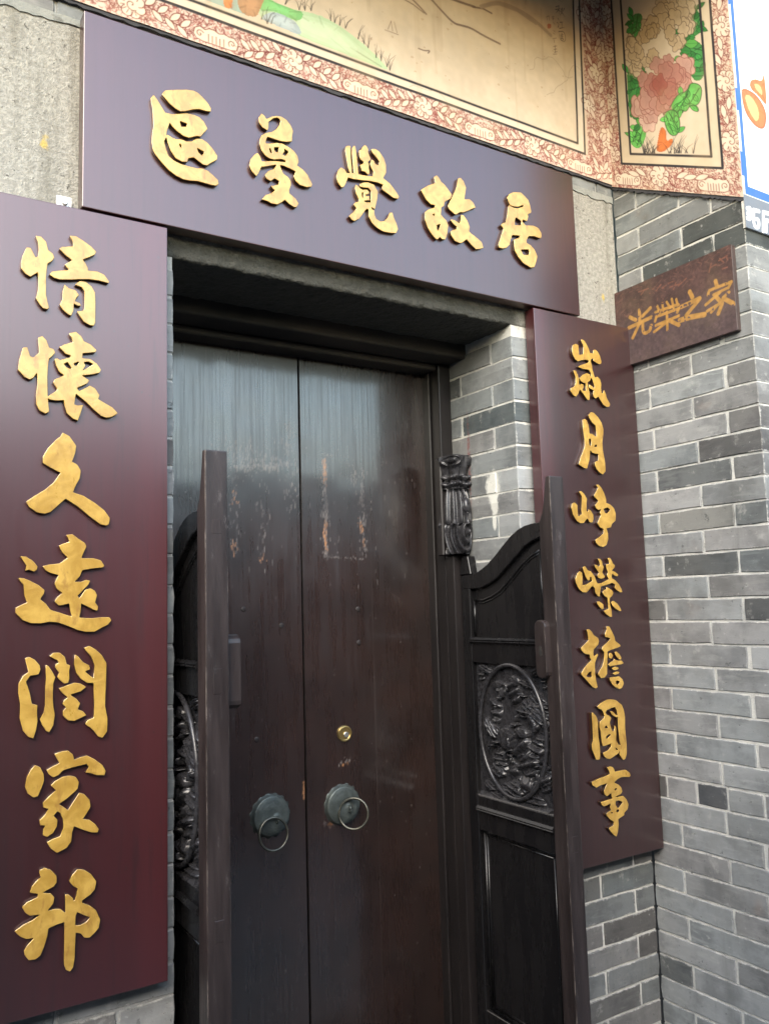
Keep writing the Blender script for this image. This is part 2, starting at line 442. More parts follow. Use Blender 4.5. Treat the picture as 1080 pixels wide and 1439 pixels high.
M['dark_brick_wall'] = mat_mortar('house_brick_render', (0.055, 0.052, 0.05), (0.042, 0.04, 0.039))
M['paving'] = mat_mortar('granite_paving', (0.21, 0.20, 0.185), (0.15, 0.147, 0.14))
M['roof_tile'] = mat_simple('grey_roof_tile', (0.075, 0.075, 0.072), 0.8, scale=20, bmp=0.5)

# ------------------------------------------------------------------ mesh helpers
def link(name, me, parent=None):
    o = bpy.data.objects.new(name, me)
    COL.objects.link(o)
    if parent is not None:
        o.parent = parent
        w = Vector(parent.location)
        p = parent.parent
        while p is not None:
            w += Vector(p.location); p = p.parent
        o.location = -w
    return o

def tag(o, label=None, cat=None, group=None, kind=None):
    for k, v in (('label', label), ('category', cat), ('group', group), ('kind', kind)):
        if v:
            o[k] = v
    return o

def thing(name, loc, label, cat, group=None, kind=None):
    o = bpy.data.objects.new(name, None)
    COL.objects.link(o)
    o.location = loc
    o.empty_display_size = 0.1
    return tag(o, label, cat, group, kind)

def mesh_from(name, verts, faces, mats, smooth=False, fmat=None):
    me = bpy.data.meshes.new(name)
    me.from_pydata([tuple(v) for v in verts], [], [tuple(f) for f in faces])
    for m in (mats if isinstance(mats, (list, tuple)) else [mats]):
        me.materials.append(m)
    if fmat is not None:
        me.polygons.foreach_set('material_index', fmat)
    if smooth:
        me.polygons.foreach_set('use_smooth', [True] * len(me.polygons))
    me.update()
    return me

def bm_box(bm, x0, x1, y0, y1, z0, z1):
    vs = [bm.verts.new(p) for p in ((x0, y0, z0), (x1, y0, z0), (x1, y1, z0), (x0, y1, z0), (x0, y0, z1), (x1, y0, z1), (x1, y1, z1), (x0, y1, z1))]
    for f in ((3, 2, 1, 0), (4, 5, 6, 7), (0, 1, 5, 4), (1, 2, 6, 5), (2, 3, 7, 6), (3, 0, 4, 7)):
        bm.faces.new([vs[i] for i in f])
    return vs

def bm_prism(bm, prof, axis, a, b):
    """extrude a 2D profile [(p,q)] along axis: 'x' -> (p,q)=(y,z), 'y' -> (x,z), 'z' -> (x,y)"""
    def pt(p, q, t):
        return {'x': (t, p, q), 'y': (p, t, q), 'z': (p, q, t)}[axis]
    A = [bm.verts.new(pt(p, q, a)) for p, q in prof]
    B = [bm.verts.new(pt(p, q, b)) for p, q in prof]
    n = len(prof)
    bm.faces.new(A); bm.faces.new(B[::-1])
    for i in range(n):
        bm.faces.new((A[i], B[i], B[(i + 1) % n], A[(i + 1) % n]))

def bm_tube(bm, path, rad, seg=8, closed=False):
    n = len(path)
    rings = []
    P = [Vector(p) for p in path]
    up = Vector((0.13, 0.31, 0.94)).normalized()
    for i, p in enumerate(P):
        if closed:
            t = P[(i + 1) % n] - P[i - 1]
        else:
            t = P[min(n - 1, i + 1)] - P[max(0, i - 1)]
        t.normalize()
        a = t.cross(up)
        if a.length < 1e-4:
            a = t.cross(Vector((1, 0, 0)))
        a.normalize(); b = t.cross(a)
        r = rad[i] if isinstance(rad, (list, tuple)) else rad
        rings.append([bm.verts.new(p + a * (r * math.cos(2 * math.pi * k / seg)) + b * (r * math.sin(2 * math.pi * k / seg))) for k in range(seg)])
    for i in range(n if closed else n - 1):
        A, B = rings[i], rings[(i + 1) % n]
        for k in range(seg):
            bm.faces.new((A[k], A[(k + 1) % seg], B[(k + 1) % seg], B[k]))
    if not closed:
        bm.faces.new(rings[0][::-1]); bm.faces.new(rings[-1])

def bm_lathe(bm, prof, c, axis, seg=40):
    """prof [(r, h)] turned about axis (unit Vector) through c"""
    ax = Vector(axis).normalized()
    a = ax.orthogonal().normalized(); b = ax.cross(a)
    rings = []
    for r, h in prof:
        if r < 1e-5:
            rings.append([bm.verts.new(Vector(c) + ax * h)])
        else:
            rings.append([bm.verts.new(Vector(c) + ax * h + (a * math.cos(2 * math.pi * k / seg) + b * math.sin(2 * math.pi * k / seg)) * r) for k in range(seg)])
    for A, B in zip(rings, rings[1:]):
        for k in range(seg):
            k2 = (k + 1) % seg
            if len(A) == 1 and len(B) == 1: continue
            if len(A) == 1: bm.faces.new((A[0], B[k], B[k2]))
            elif len(B) == 1: bm.faces.new((A[k], B[0], A[k2]))
            else: bm.faces.new((A[k], B[k], B[k2], A[k2]))

def bm_done(bm, name, mats, parent=None, smooth=False, bevel=0.0, seg=1, angle=40):
    bmesh.ops.recalc_face_normals(bm, faces=bm.faces)
    if bevel:
        es = [e for e in bm.edges if len(e.link_faces) == 2 and e.calc_face_angle(0) > math.radians(angle)]
        bmesh.ops.bevel(bm, geom=es, offset=bevel, segments=seg, affect='EDGES', clamp_overlap=True, profile=0.6)
    me = bpy.data.meshes.new(name)
    bm.to_mesh(me); bm.free()
    for m in (mats if isinstance(mats, (list, tuple)) else [mats]):
        me.materials.append(m)
    if smooth:
        me.polygons.foreach_set('use_smooth', [True] * len(me.polygons))
    return link(name, me, parent)

def box(name, x0, x1, y0, y1, z0, z1, mat, parent=None, bevel=0.002, seg=1):
    bm = bmesh.new()
    bm_box(bm, x0, x1, y0, y1, z0, z1)
    return bm_done(bm, name, mat, parent, bevel=bevel, seg=seg)

def grid_mesh(name, P, mats, attr=None, data=None, smooth=True):
    """P: (H, W, 3) points -> quad sheet, optional point colours data (H, W, 3)"""
    H, W = P.shape[:2]
    idx = np.arange(H * W).reshape(H, W)
    q = np.stack([idx[:-1, :-1], idx[:-1, 1:], idx[1:, 1:], idx[1:, :-1]], -1).reshape(-1, 4)
    me = bpy.data.meshes.new(name)
    me.vertices.add(H * W)
    me.vertices.foreach_set('co', P.reshape(-1).astype(np.float32))
    me.loops.add(q.size)
    me.loops.foreach_set('vertex_index', q.reshape(-1).astype(np.int32))
    me.polygons.add(len(q))
    me.polygons.foreach_set('loop_start', np.arange(0, q.size, 4, dtype=np.int32))
    me.polygons.foreach_set('loop_total', np.full(len(q), 4, np.int32))
    if smooth:
        me.polygons.foreach_set('use_smooth', np.ones(len(q), bool))
    me.update(calc_edges=True)
    for m in (mats if isinstance(mats, (list, tuple)) else [mats]):
        me.materials.append(m)
    if attr:
        a = me.color_attributes.new(attr, 'FLOAT_COLOR', 'POINT')
        d = np.ones((H * W, 4), np.float32)
        d[:, :3] = data.reshape(-1, 3)
        a.data.foreach_set('color', d.reshape(-1))
    me.validate()
    return me

# ------------------------------------------------------------------ data
GLYPHS = {
 'qu': ['-14851,12247 -14763,12277 -14600,12305 -14497,12287 -14381,12214 -14267,12116 -14246,12095 -14176,11998 -14183,11926 -14188,11914 -14196,11909 -14308,11887 -14465,11887 -14606,11836 -14659,11807 -14776,11742 -14903,11695 -14925,11694 -15025,11725 -15169,11809 -15341,11975 -15340,11987 -15327,12010 -15278,12081 -15260,12101 -15013,12193', '-15542,11888 -15529,11893 -15518,11891 -15449,11815 -15264,11558 -15110,11571 -14948,11624 -14768,11697 -14584,11710 -14462,11692 -14361,11621 -14347,11605 -14271,11472 -14269,11461 -14274,11447 -14366,11319 -14427,11224 -14442,11216 -14525,11208 -14696,11116 -14718,11108 -14845,11119 -14993,11190 -15096,11266 -15155,11333 -15162,11334 -15165,11331 -15228,11122 -15236,11029 -15232,11018 -15214,11040 -15203,11044 -15104,11006 -15023,10994 -15001,10996 -14897,11023 -14763,11006 -14655,11039 -14537,11139 -14427,11171 -14408,11173 -14289,11130 -14257,11109 -14144,11009 -14028,10861 -14036,10773 -14042,10760 -14185,10644 -14282,10555 -14379,10549 -14604,10665 -14728,10611 -14736,10594 -14750,10526 -14761,10510 -14877,10487 -14908,10494 -15013,10526 -15031,10535 -15136,10667 -15204,10837 -15235,10953 -15243,10962 -15254,10947 -15291,10854 -15255,10706 -15193,10545 -15072,10468 -14929,10431 -14892,10427 -14739,10421 -14544,10423 -14393,10453 -14271,10433 -14254,10427 -14118,10345 -14015,10265 -14005,10198 -14007,10170 -14038,10140 -14077,10113 -14193,10104 -14508,10116 -14692,10079 -14852,10070 -15014,10112 -15187,10200 -15352,10343 -15463,10455 -15481,10477 -15544,10576 -15576,10758 -15565,10975 -15538,11137 -15537,11175 -15556,11569 -15590,11706 -15598,11791 -15590,11820', '-14919,11452 -14920,11430 -14897,11330 -14882,11329 -14796,11354 -14784,11363 -14774,11381 -14754,11430 -14758,11442 -14904,11456', '-14938,10901 -14943,10888 -14925,10844 -14913,10830 -14891,10816 -14884,10821 -14884,10828 -14899,10893 -14909,10900', '-14516,10909 -14515,10893 -14489,10829 -14476,10811 -14410,10768 -14399,10772 -14381,10803 -14353,10857 -14352,10873 -14500,10913'],
 'meng': ['-12898,12251 -12882,12255 -12824,12233 -12774,12170 -12758,12164 -12607,12268 -12487,12320 -12363,12343 -12225,12297 -12110,12183 -12048,12057 -12077,11905 -12080,11795 -12087,11776 -12107,11763 -12233,11715 -12398,11689 -12734,11702 -12748,11688 -12781,11618 -12794,11527 -12788,11521 -12780,11522 -12658,11556 -12495,11621 -12359,11640 -12195,11608 -12042,11540 -11946,11441 -11934,11417 -11911,11287 -11917,11267 -11950,11196 -11951,11180 -11802,11117 -11663,11004 -11542,10798 -11559,10747 -11575,10721 -11692,10681 -11725,10677 -11892,10689 -12005,10768 -12053,10864 -12053,10887 -12004,10992 -12002,11004 -12008,11010 -12161,11048 -12305,11070 -12381,11069 -12413,11061 -12416,11044 -12388,10964 -12332,10868 -12317,10857 -12212,10815 -12135,10721 -12136,10608 -12185,10477 -12182,10417 -12175,10396 -12018,10306 -11939,10209 -11935,10191 -11985,10093 -12002,10085 -12062,10072 -12187,10119 -12289,10191 -12305,10196 -12389,10122 -12501,10035 -12521,10031 -12647,10023 -12670,10025 -12775,10058 -12902,10061 -12910,10064 -12912,10071 -12815,10197 -12658,10286 -12571,10373 -12567,10382 -12571,10388 -12609,10399 -12626,10412 -12668,10462 -12671,10469 -12667,10476 -12588,10493 -12489,10542 -12471,10561 -12448,10632 -12451,10642 -12463,10649 -12569,10681 -12585,10671 -12661,10595 -12681,10587 -12784,10621 -12798,10640 -12825,10697 -12816,10722 -12748,10816 -12586,10923 -12525,11022 -12521,11039 -12532,11040 -12588,11018 -12828,10914 -12910,10889 -12926,10859 -12981,10728 -13036,10631 -13052,10618 -13067,10625 -13169,10715 -13223,10824 -13225,10847 -13197,10996 -13098,11140 -13029,11204 -13013,11214 -13000,11208 -12947,11155 -12904,11042 -12892,11030 -12688,11098 -12566,11131 -12275,11181 -12263,11186 -12259,11193 -12276,11219 -12290,11228 -12398,11225 -12577,11163 -12703,11156 -12820,11211 -12911,11312 -12945,11433 -12956,11454 -12957,11488 -12946,11590 -12893,11700 -12878,11716 -12772,11798 -12629,11862 -12517,11959 -12432,12080 -12390,12209 -12396,12230 -12417,12266 -12472,12276 -12500,12271 -12592,12222 -12708,12097 -12710,11944 -12733,11884 -12743,11873 -12755,11871 -12883,11911 -12955,12001 -12968,12104 -12967,12131', '-12564,11482 -12571,11475 -12574,11463 -12554,11392 -12547,11379 -12487,11375 -12475,11380 -12467,11393 -12444,11496 -12445,11511 -12461,11512', '-12691,11423 -12698,11417 -12699,11405 -12681,11330 -12669,11318 -12634,11306 -12627,11311 -12627,11322 -12660,11409 -12671,11421', '-12293,11515 -12298,11502 -12293,11461 -12295,11445 -12340,11371 -12342,11359 -12332,11352 -12276,11346 -12256,11357 -12196,11453 -12190,11470 -12193,11477 -12209,11486 -12277,11514'],
 'jue': ['-9976,12269 -9946,12267 -9917,12259 -9871,12187 -9867,12169 -9876,12106 -9875,12077 -9829,11996 -9803,11931 -9806,11918 -9829,11889 -9881,11840 -9890,11827 -9888,11816 -9865,11788 -9859,11774 -9869,11661 -9847,11567 -9849,11544 -9879,11487 -9895,11474 -9907,11478 -9963,11514 -9998,11532 -10082,11528 -10094,11536 -10097,11604 -10133,11666 -10135,11681 -10123,11693 -10051,11731 -10027,11770 -10022,11791 -10032,11800 -10098,11824 -10114,11838 -10146,11909 -10152,12029 -10151,12068 -10145,12080 -10081,12123 -10040,12209 -9992,12258', '-10485,12114 -10463,12123 -10422,12123 -10410,12120 -10404,12110 -10408,11804 -10387,11534 -10390,11413 -10385,11399 -10368,11398 -10343,11407 -10335,11417 -10332,11436 -10356,11731 -10367,11932 -10358,12085 -10345,12112 -10301,12160 -10288,12168 -10272,12163 -10255,12141 -10241,12039 -10199,11618 -10195,11430 -10189,11417 -10169,11414 -10056,11421 -9772,11460 -9759,11465 -9751,11474 -9729,11583 -9729,11606 -9794,11700 -9823,11787 -9793,11918 -9774,11929 -9711,11917 -9699,11905 -9662,11835 -9594,11820 -9581,11824 -9572,11834 -9537,11918 -9542,11936 -9614,12016 -9734,12113 -9745,12130 -9773,12203 -9771,12219 -9756,12229 -9674,12252 -9640,12255 -9524,12215 -9396,12072 -9327,11894 -9333,11687 -9348,11649 -9421,11522 -9424,11504 -9224,11405 -9076,11270 -8946,11117 -8946,11105 -8954,11084 -8969,11053 -8983,11039 -9001,11035 -9132,11029 -9453,11165 -9466,11173 -9472,11183 -9478,11238 -9470,11260 -9436,11307 -9437,11318 -9615,11332 -9857,11314 -10073,11276 -10331,11239 -10496,11239 -10509,11228 -10574,11066 -10624,10968 -10653,10946 -10696,10926 -10712,10924 -10815,11038 -10844,11160 -10844,11194 -10797,11358 -10719,11446 -10702,11461 -10689,11466 -10597,11431 -10545,11366 -10533,11358 -10451,11377 -10439,11382 -10434,11390 -10465,11420 -10498,11527 -10568,11933 -10567,11978 -10555,12057 -10542,12072', '-10039,11229 -9898,11265 -9733,11243 -9715,11228 -9606,11084 -9633,10883 -9707,10599 -9720,10578 -9733,10572 -9808,10604 -9821,10604 -9824,10598 -9818,10573 -9807,10557 -9736,10525 -9738,10434 -9691,10324 -9565,10277 -9443,10312 -9424,10328 -9336,10424 -9257,10586 -9239,10597 -9187,10608 -9172,10596 -9127,10469 -9048,10318 -9011,10200 -9014,10179 -9070,10076 -9084,10062 -9102,10056 -9268,10028 -9483,10018 -9673,10077 -9819,10174 -9907,10315 -9915,10343 -9911,10517 -9916,10528 -9937,10528 -9971,10519 -9988,10506 -10197,10210 -10331,10116 -10356,10109 -10425,10126 -10485,10185 -10499,10204 -10489,10225 -10353,10363 -10281,10460 -10284,10475 -10349,10540 -10349,10555 -10334,10594 -10313,10612 -10204,10666 -10189,10684 -10205,10747 -10272,10862 -10306,11003 -10302,11038 -10282,11092 -10273,11103 -10257,11105 -10212,11087 -10140,11034 -10105,11031 -10085,11018 -9946,11054 -9933,11053 -9921,11046 -9881,11004 -9879,10982 -9882,10962 -9899,10948 -9980,10910 -9987,10902 -9989,10891 -9981,10875 -9968,10872 -9882,10898 -9878,10888 -9875,10801 -9866,10785 -9887,10774 -10018,10737 -10031,10727 -10032,10710 -10020,10699 -9982,10702 -9859,10728 -9838,10742 -9836,10777 -9854,10788 -9843,10809 -9837,10852 -9822,11034 -9827,11059 -9881,11101 -9906,11111 -9965,11097 -10058,11084 -10137,11079 -10146,11081 -10155,11090 -10166,11136 -10160,11153', '-10091,10941 -10099,10935 -10102,10923 -10101,10818 -10091,10806 -10071,10806 -10060,10824 -10053,10923 -10063,10936'],
 'gu': ['-7683,12034 -7661,12039 -7602,11996 -7531,11897 -7445,11851 -7393,11818 -7260,11694 -7178,11605 -7171,11590 -7207,11505 -7224,11476 -7422,11330 -7433,11311 -7461,11210 -7477,11194 -7538,11149 -7551,11128 -7578,10950 -7576,10925 -7523,10879 -7383,10786 -7338,10650 -7383,10431 -7446,10259 -7455,10245 -7466,10238 -7551,10220 -7575,10227 -7632,10258 -7647,10260 -7661,10250 -7704,10195 -7719,10184 -7763,10179 -7789,10189 -7917,10293 -8046,10458 -8110,10624 -8123,10666 -8125,10687 -8114,10829 -8106,10876 -8099,10890 -7980,10988 -7791,11075 -7778,11094 -7764,11135 -7764,11147 -7778,11153 -7886,11143 -7910,11145 -8056,11237 -8089,11277 -8213,11457 -8219,11472 -8204,11494 -8004,11654 -7738,11797 -7732,11816 -7765,11962 -7752,11981', '-6865,12174 -6842,12183 -6825,12180 -6738,12108 -6658,11940 -6659,11909 -6729,11601 -6728,11580 -6713,11578 -6572,11620 -6541,11619 -6463,11580 -6425,11555 -6342,11424 -6343,11415 -6351,11409 -6418,11387 -6600,11272 -6763,11187 -6794,11175 -6907,11154 -7018,11069 -7074,11047 -7095,11044 -7200,11106 -7285,11144 -7329,11231 -7321,11258 -7089,11674 -6993,11881 -6938,12130 -6920,12148', '-7824,10893 -7853,10869 -7857,10856 -7836,10838 -7817,10836 -7788,10860 -7783,10873 -7804,10894', '-6867,11086 -6814,11091 -6782,11085 -6664,10968 -6587,10802 -6588,10777 -6611,10678 -6610,10664 -6601,10650 -6546,10610 -6373,10543 -6184,10443 -6167,10420 -6124,10301 -6124,10284 -6132,10273 -6234,10224 -6377,10183 -6398,10181 -6558,10280 -6666,10366 -6706,10396 -6726,10396 -6854,10283 -6936,10247 -6972,10242 -7112,10263 -7131,10269 -7237,10384 -7249,10406 -7264,10495 -7260,10517 -7244,10529 -7073,10622 -7056,10642 -7040,10688 -7051,10703 -7141,10745 -7173,10767 -7245,10831 -7246,10843 -7240,10857 -7223,10877 -7198,10880 -7103,10870 -6974,10827 -6949,10829 -6899,10897 -6878,11071', '-7630,10639 -7720,10592 -7734,10578 -7722,10456 -7713,10429 -7703,10434 -7692,10449 -7635,10554 -7608,10635 -7615,10644'],
 'ju': ['-4892,12242 -4622,12303 -4591,12301 -4448,12227 -4326,12140 -4313,12120 -4261,11990 -4223,11810 -4223,11795 -4230,11778 -4258,11744 -4350,11692 -4366,11678 -4368,11665 -4356,11618 -4357,11602 -4401,11489 -4412,11471 -4433,11461 -4491,11459 -4558,11473 -4572,11470 -4582,11459 -4590,11426 -4591,11407 -4586,11397 -4503,11338 -4477,11322 -4461,11319 -4176,11379 -3986,11348 -3967,11335 -3870,11224 -3862,11191 -3860,11137 -3862,11110 -3869,11089 -3892,11053 -3913,11040 -4002,11037 -4153,11051 -4360,11005 -4380,10990 -4417,10947 -4471,10856 -4477,10797 -4468,10780 -4313,10737 -4175,10637 -4068,10457 -4069,10430 -4147,10216 -4194,10116 -4210,10091 -4230,10079 -4324,10048 -4363,10042 -4618,10117 -4656,10137 -4841,10288 -4941,10439 -4950,10460 -4964,10611 -4965,10753 -4958,10770 -4944,10780 -4763,10872 -4723,10926 -4720,10938 -4724,10942 -4973,10907 -5016,10892 -5028,10874 -5071,10771 -5132,10586 -5230,10487 -5262,10463 -5395,10410 -5519,10407 -5533,10412 -5540,10422 -5561,10491 -5541,10551 -5345,11014 -5348,11032 -5422,11102 -5427,11119 -5354,11187 -5261,11228 -5242,11247 -5175,11469 -5123,11738 -5113,11759 -5085,11791 -5066,11805 -5061,11805 -5056,11792 -5043,11783 -4927,11760 -4755,11775 -4557,11873 -4539,11889 -4528,11910 -4525,11923 -4528,11930 -4544,11928 -4732,11831 -4761,11820 -4963,11790 -5032,11810 -5056,11812 -5067,11842 -5144,11994 -5145,12016 -5060,12143', '-4839,11476 -4855,11460 -4885,11378 -4893,11263 -4890,11244 -4878,11239 -4844,11242 -4685,11271 -4665,11280 -4655,11297 -4639,11388 -4641,11403 -4658,11414 -4811,11472', '-4489,10571 -4683,10524 -4703,10511 -4698,10493 -4634,10397 -4620,10389 -4592,10390 -4446,10407 -4430,10413 -4418,10427 -4383,10510 -4384,10525 -4393,10546 -4409,10577 -4421,10584'],
 'qing': ['-17964,8053 -17861,8058 -17768,7970 -17759,7953 -17725,7807 -17715,7795 -17625,7736 -17597,7663 -17603,7641 -17643,7573 -17726,7502 -17745,7341 -17754,7171 -17746,6828 -17716,6686 -17684,6566 -17709,6539 -17728,6528 -17801,6537 -17874,6613 -17938,6719 -17940,6743 -17907,6891 -17902,7109 -17914,7267 -17918,7269 -17929,7265 -18044,7164 -18059,7160 -18151,7204 -18231,7297 -18236,7321 -18237,7416 -18212,7563 -18163,7703 -18137,7762 -18114,7769 -18077,7773 -18054,7770 -17968,7601 -17953,7598 -17929,7608 -17919,7619 -17904,7744 -17905,7786 -17923,7926 -17965,8036', '-17295,8199 -17207,8215 -17176,8216 -17155,8209 -17014,8143 -16867,8056 -16763,7969 -16758,7952 -16785,7887 -16894,7810 -17018,7737 -17026,7728 -17024,7719 -16973,7656 -16927,7570 -16922,7553 -16926,7522 -16922,7514 -16903,7512 -16725,7527 -16593,7483 -16568,7461 -16483,7349 -16493,7321 -16509,7311 -16690,7330 -16885,7324 -16970,7308 -17129,7278 -17232,7250 -17487,7203 -17596,7222 -17688,7276 -17683,7294 -17636,7351 -17489,7401 -17325,7442 -17315,7450 -17320,7462 -17386,7535 -17390,7551 -17255,7664 -17250,7678 -17378,7751 -17497,7855 -17503,7866 -17495,7880 -17449,7922 -17240,7976 -17229,7984 -17227,7997 -17245,8093 -17295,8182 -17298,8194', '-17090,7249 -17069,7254 -16973,7255 -16956,7248 -16846,7178 -16773,7057 -16762,6821 -16764,6394 -16792,6338 -16808,6326 -16877,6325 -16945,6356 -17003,6386 -17133,6574 -17126,6585 -17011,6623 -17003,6629 -16987,6744 -16997,7047 -17048,7120 -17177,7151 -17175,7160 -17162,7175', '-17393,7111 -17384,7114 -17372,7107 -17305,7055 -17167,7034 -17100,6947 -17103,6933 -17146,6883 -17175,6814 -17177,6801 -17167,6794 -17085,6771 -17063,6735 -17059,6719 -17068,6711 -17120,6703 -17195,6734 -17200,6724 -17200,6665 -17204,6592 -17244,6479 -17255,6471 -17314,6488 -17385,6543 -17421,6576 -17478,6656 -17479,6672 -17430,6795 -17430,6960'],
 'huai': ['-17160,6139 -17146,6138 -17049,6068 -16991,5966 -16851,5913 -16745,5819 -16737,5807 -16751,5767 -16764,5756 -17007,5700 -17013,5687 -17019,5605 -16997,5597 -16874,5599 -16844,5594 -16722,5514 -16649,5414 -16642,5397 -16662,5339 -16679,5323 -16812,5274 -17012,5229 -17014,5224 -17007,5216 -16889,5149 -16883,5141 -16884,5132 -16905,5085 -16916,5069 -17105,4957 -17113,4948 -17111,4935 -17083,4896 -17071,4891 -16937,4977 -16865,5030 -16767,4991 -16736,4956 -16667,4855 -16667,4842 -16689,4772 -16687,4759 -16397,4614 -16303,4518 -16292,4497 -16300,4486 -16409,4408 -16513,4379 -16547,4385 -16642,4415 -16788,4535 -16940,4678 -17132,4816 -17142,4803 -17165,4623 -17163,4601 -17155,4596 -17097,4584 -17009,4602 -16999,4600 -16995,4592 -17051,4391 -17093,4269 -17106,4268 -17194,4297 -17281,4371 -17319,4408 -17362,4550 -17374,4654 -17383,4663 -17465,4647 -17526,4640 -17644,4646 -17672,4666 -17678,4665 -17673,4561 -17652,4406 -17653,4398 -17663,4388 -17728,4347 -17837,4403 -17854,4425 -17907,4541 -17911,4722 -17887,4942 -17894,5120 -17900,5155 -17904,5157 -17913,5148 -17966,5058 -18017,5026 -18041,5019 -18134,5060 -18252,5192 -18253,5209 -18237,5393 -18178,5644 -18170,5658 -18154,5665 -18107,5678 -18087,5678 -18034,5511 -18025,5503 -17981,5485 -17965,5489 -17867,5596 -17865,5613 -17889,5900 -17875,5917 -17811,5951 -17799,5946 -17729,5880 -17673,5733 -17593,5712 -17580,5702 -17559,5656 -17556,5634 -17605,5561 -17671,5495 -17691,5325 -17697,5122 -17694,4934 -17690,4900 -17687,4730 -17685,4720 -17677,4717 -17522,4849 -17512,4863 -17515,4907 -17591,5012 -17560,5074 -17544,5090 -17394,5172 -17381,5183 -17386,5193 -17465,5243 -17480,5259 -17538,5376 -17566,5487 -17565,5500 -17554,5511 -17517,5528 -17463,5499 -17451,5498 -17266,5583 -17255,5591 -17252,5600 -17252,5614 -17258,5623 -17341,5640 -17358,5647 -17450,5736 -17472,5762 -17474,5770 -17381,5838 -17219,5908 -17218,5923 -17244,6010 -17292,6083 -17276,6095', '-16920,5533 -16975,5517 -16986,5506 -16955,5447 -17009,5346 -16999,5344 -16949,5379 -16801,5490 -16805,5499 -16886,5537', '-17102,5505 -17173,5471 -17185,5462 -17181,5440 -17168,5415 -17151,5412 -17122,5429 -17089,5497 -17089,5506', '-17323,5467 -17376,5433 -17383,5422 -17334,5365 -17284,5343 -17267,5338 -17242,5346 -17232,5353 -17232,5362 -17306,5464 -17314,5469'],
 'jiu': ['-17395,3983 -17389,3987 -17378,3985 -17257,3929 -17119,3735 -17138,3590 -17198,3405 -17190,3397 -17120,3362 -17093,3344 -17030,3236 -17028,3208 -17043,3068 -17120,2917 -17169,2793 -17170,2776 -17157,2768 -16970,2711 -16733,2568 -16555,2430 -16435,2269 -16451,2153 -16462,2133 -16515,2106 -16630,2132 -16837,2284 -17064,2473 -17142,2523 -17305,2628 -17320,2631 -17595,2358 -17711,2313 -17852,2336 -17866,2344 -18003,2440 -18057,2542 -18049,2556 -17923,2656 -17718,2798 -17566,2941 -17533,2983 -17426,3155 -17429,3168 -17556,3220 -17753,3332 -17761,3348 -17762,3460 -17758,3477 -17671,3644 -17521,3828 -17431,3906'],
 'yuan': ['-17190,1920 -17171,1917 -17076,1840 -16935,1747 -16926,1735 -16905,1688 -16901,1663 -16959,1538 -16991,1452 -16990,1436 -16762,1433 -16627,1395 -16606,1381 -16543,1285 -16546,1272 -16559,1254 -16576,1241 -16806,1218 -16971,1186 -16982,1170 -17027,1060 -17113,967 -17112,960 -17104,957 -17002,956 -16899,993 -16837,978 -16822,968 -16859,888 -17056,684 -17057,670 -17035,635 -17027,634 -17021,640 -16922,788 -16897,800 -16823,820 -16806,817 -16727,771 -16683,684 -16684,667 -16718,536 -16662,449 -16660,423 -16670,369 -16686,367 -16753,387 -16840,438 -16985,513 -16991,504 -16999,369 -17024,244 -17019,239 -16986,232 -16789,217 -16593,231 -16446,227 -16428,216 -16400,172 -16396,159 -16445,91 -16462,75 -16588,15 -16720,-57 -16737,-60 -16914,-52 -17065,-7 -17240,76 -17441,155 -17555,168 -17606,170 -17653,163 -17751,147 -17929,155 -18083,221 -18212,360 -18216,372 -18218,449 -18212,469 -18122,517 -18020,561 -18014,570 -18061,694 -18083,911 -18150,994 -18173,1040 -18169,1044 -18150,1045 -18073,1035 -17965,987 -17805,900 -17696,803 -17689,786 -17703,724 -17762,631 -17764,618 -17662,527 -17579,411 -17210,276 -17178,270 -17175,282 -17200,375 -17219,501 -17225,518 -17241,520 -17349,495 -17421,489 -17435,499 -17500,571 -17498,583 -17464,645 -17363,735 -17372,749 -17466,824 -17505,921 -17503,942 -17472,1025 -17440,1080 -17437,1092 -17444,1098 -17568,1126 -17660,1174 -17681,1194 -17734,1269 -17720,1278 -17614,1304 -17415,1326 -17275,1434 -17271,1442 -17274,1450 -17374,1556 -17430,1669 -17433,1682 -17422,1691 -17352,1722 -17243,1761 -17242,1778 -17257,1829 -17289,1884 -17291,1896 -17281,1902', '-18140,1467 -18042,1458 -17933,1390 -17895,1352 -17829,1269 -17837,1203 -17875,1173 -17898,1162 -17984,1199 -18041,1185 -18053,1187 -18035,1286 -18138,1450 -18143,1463'],
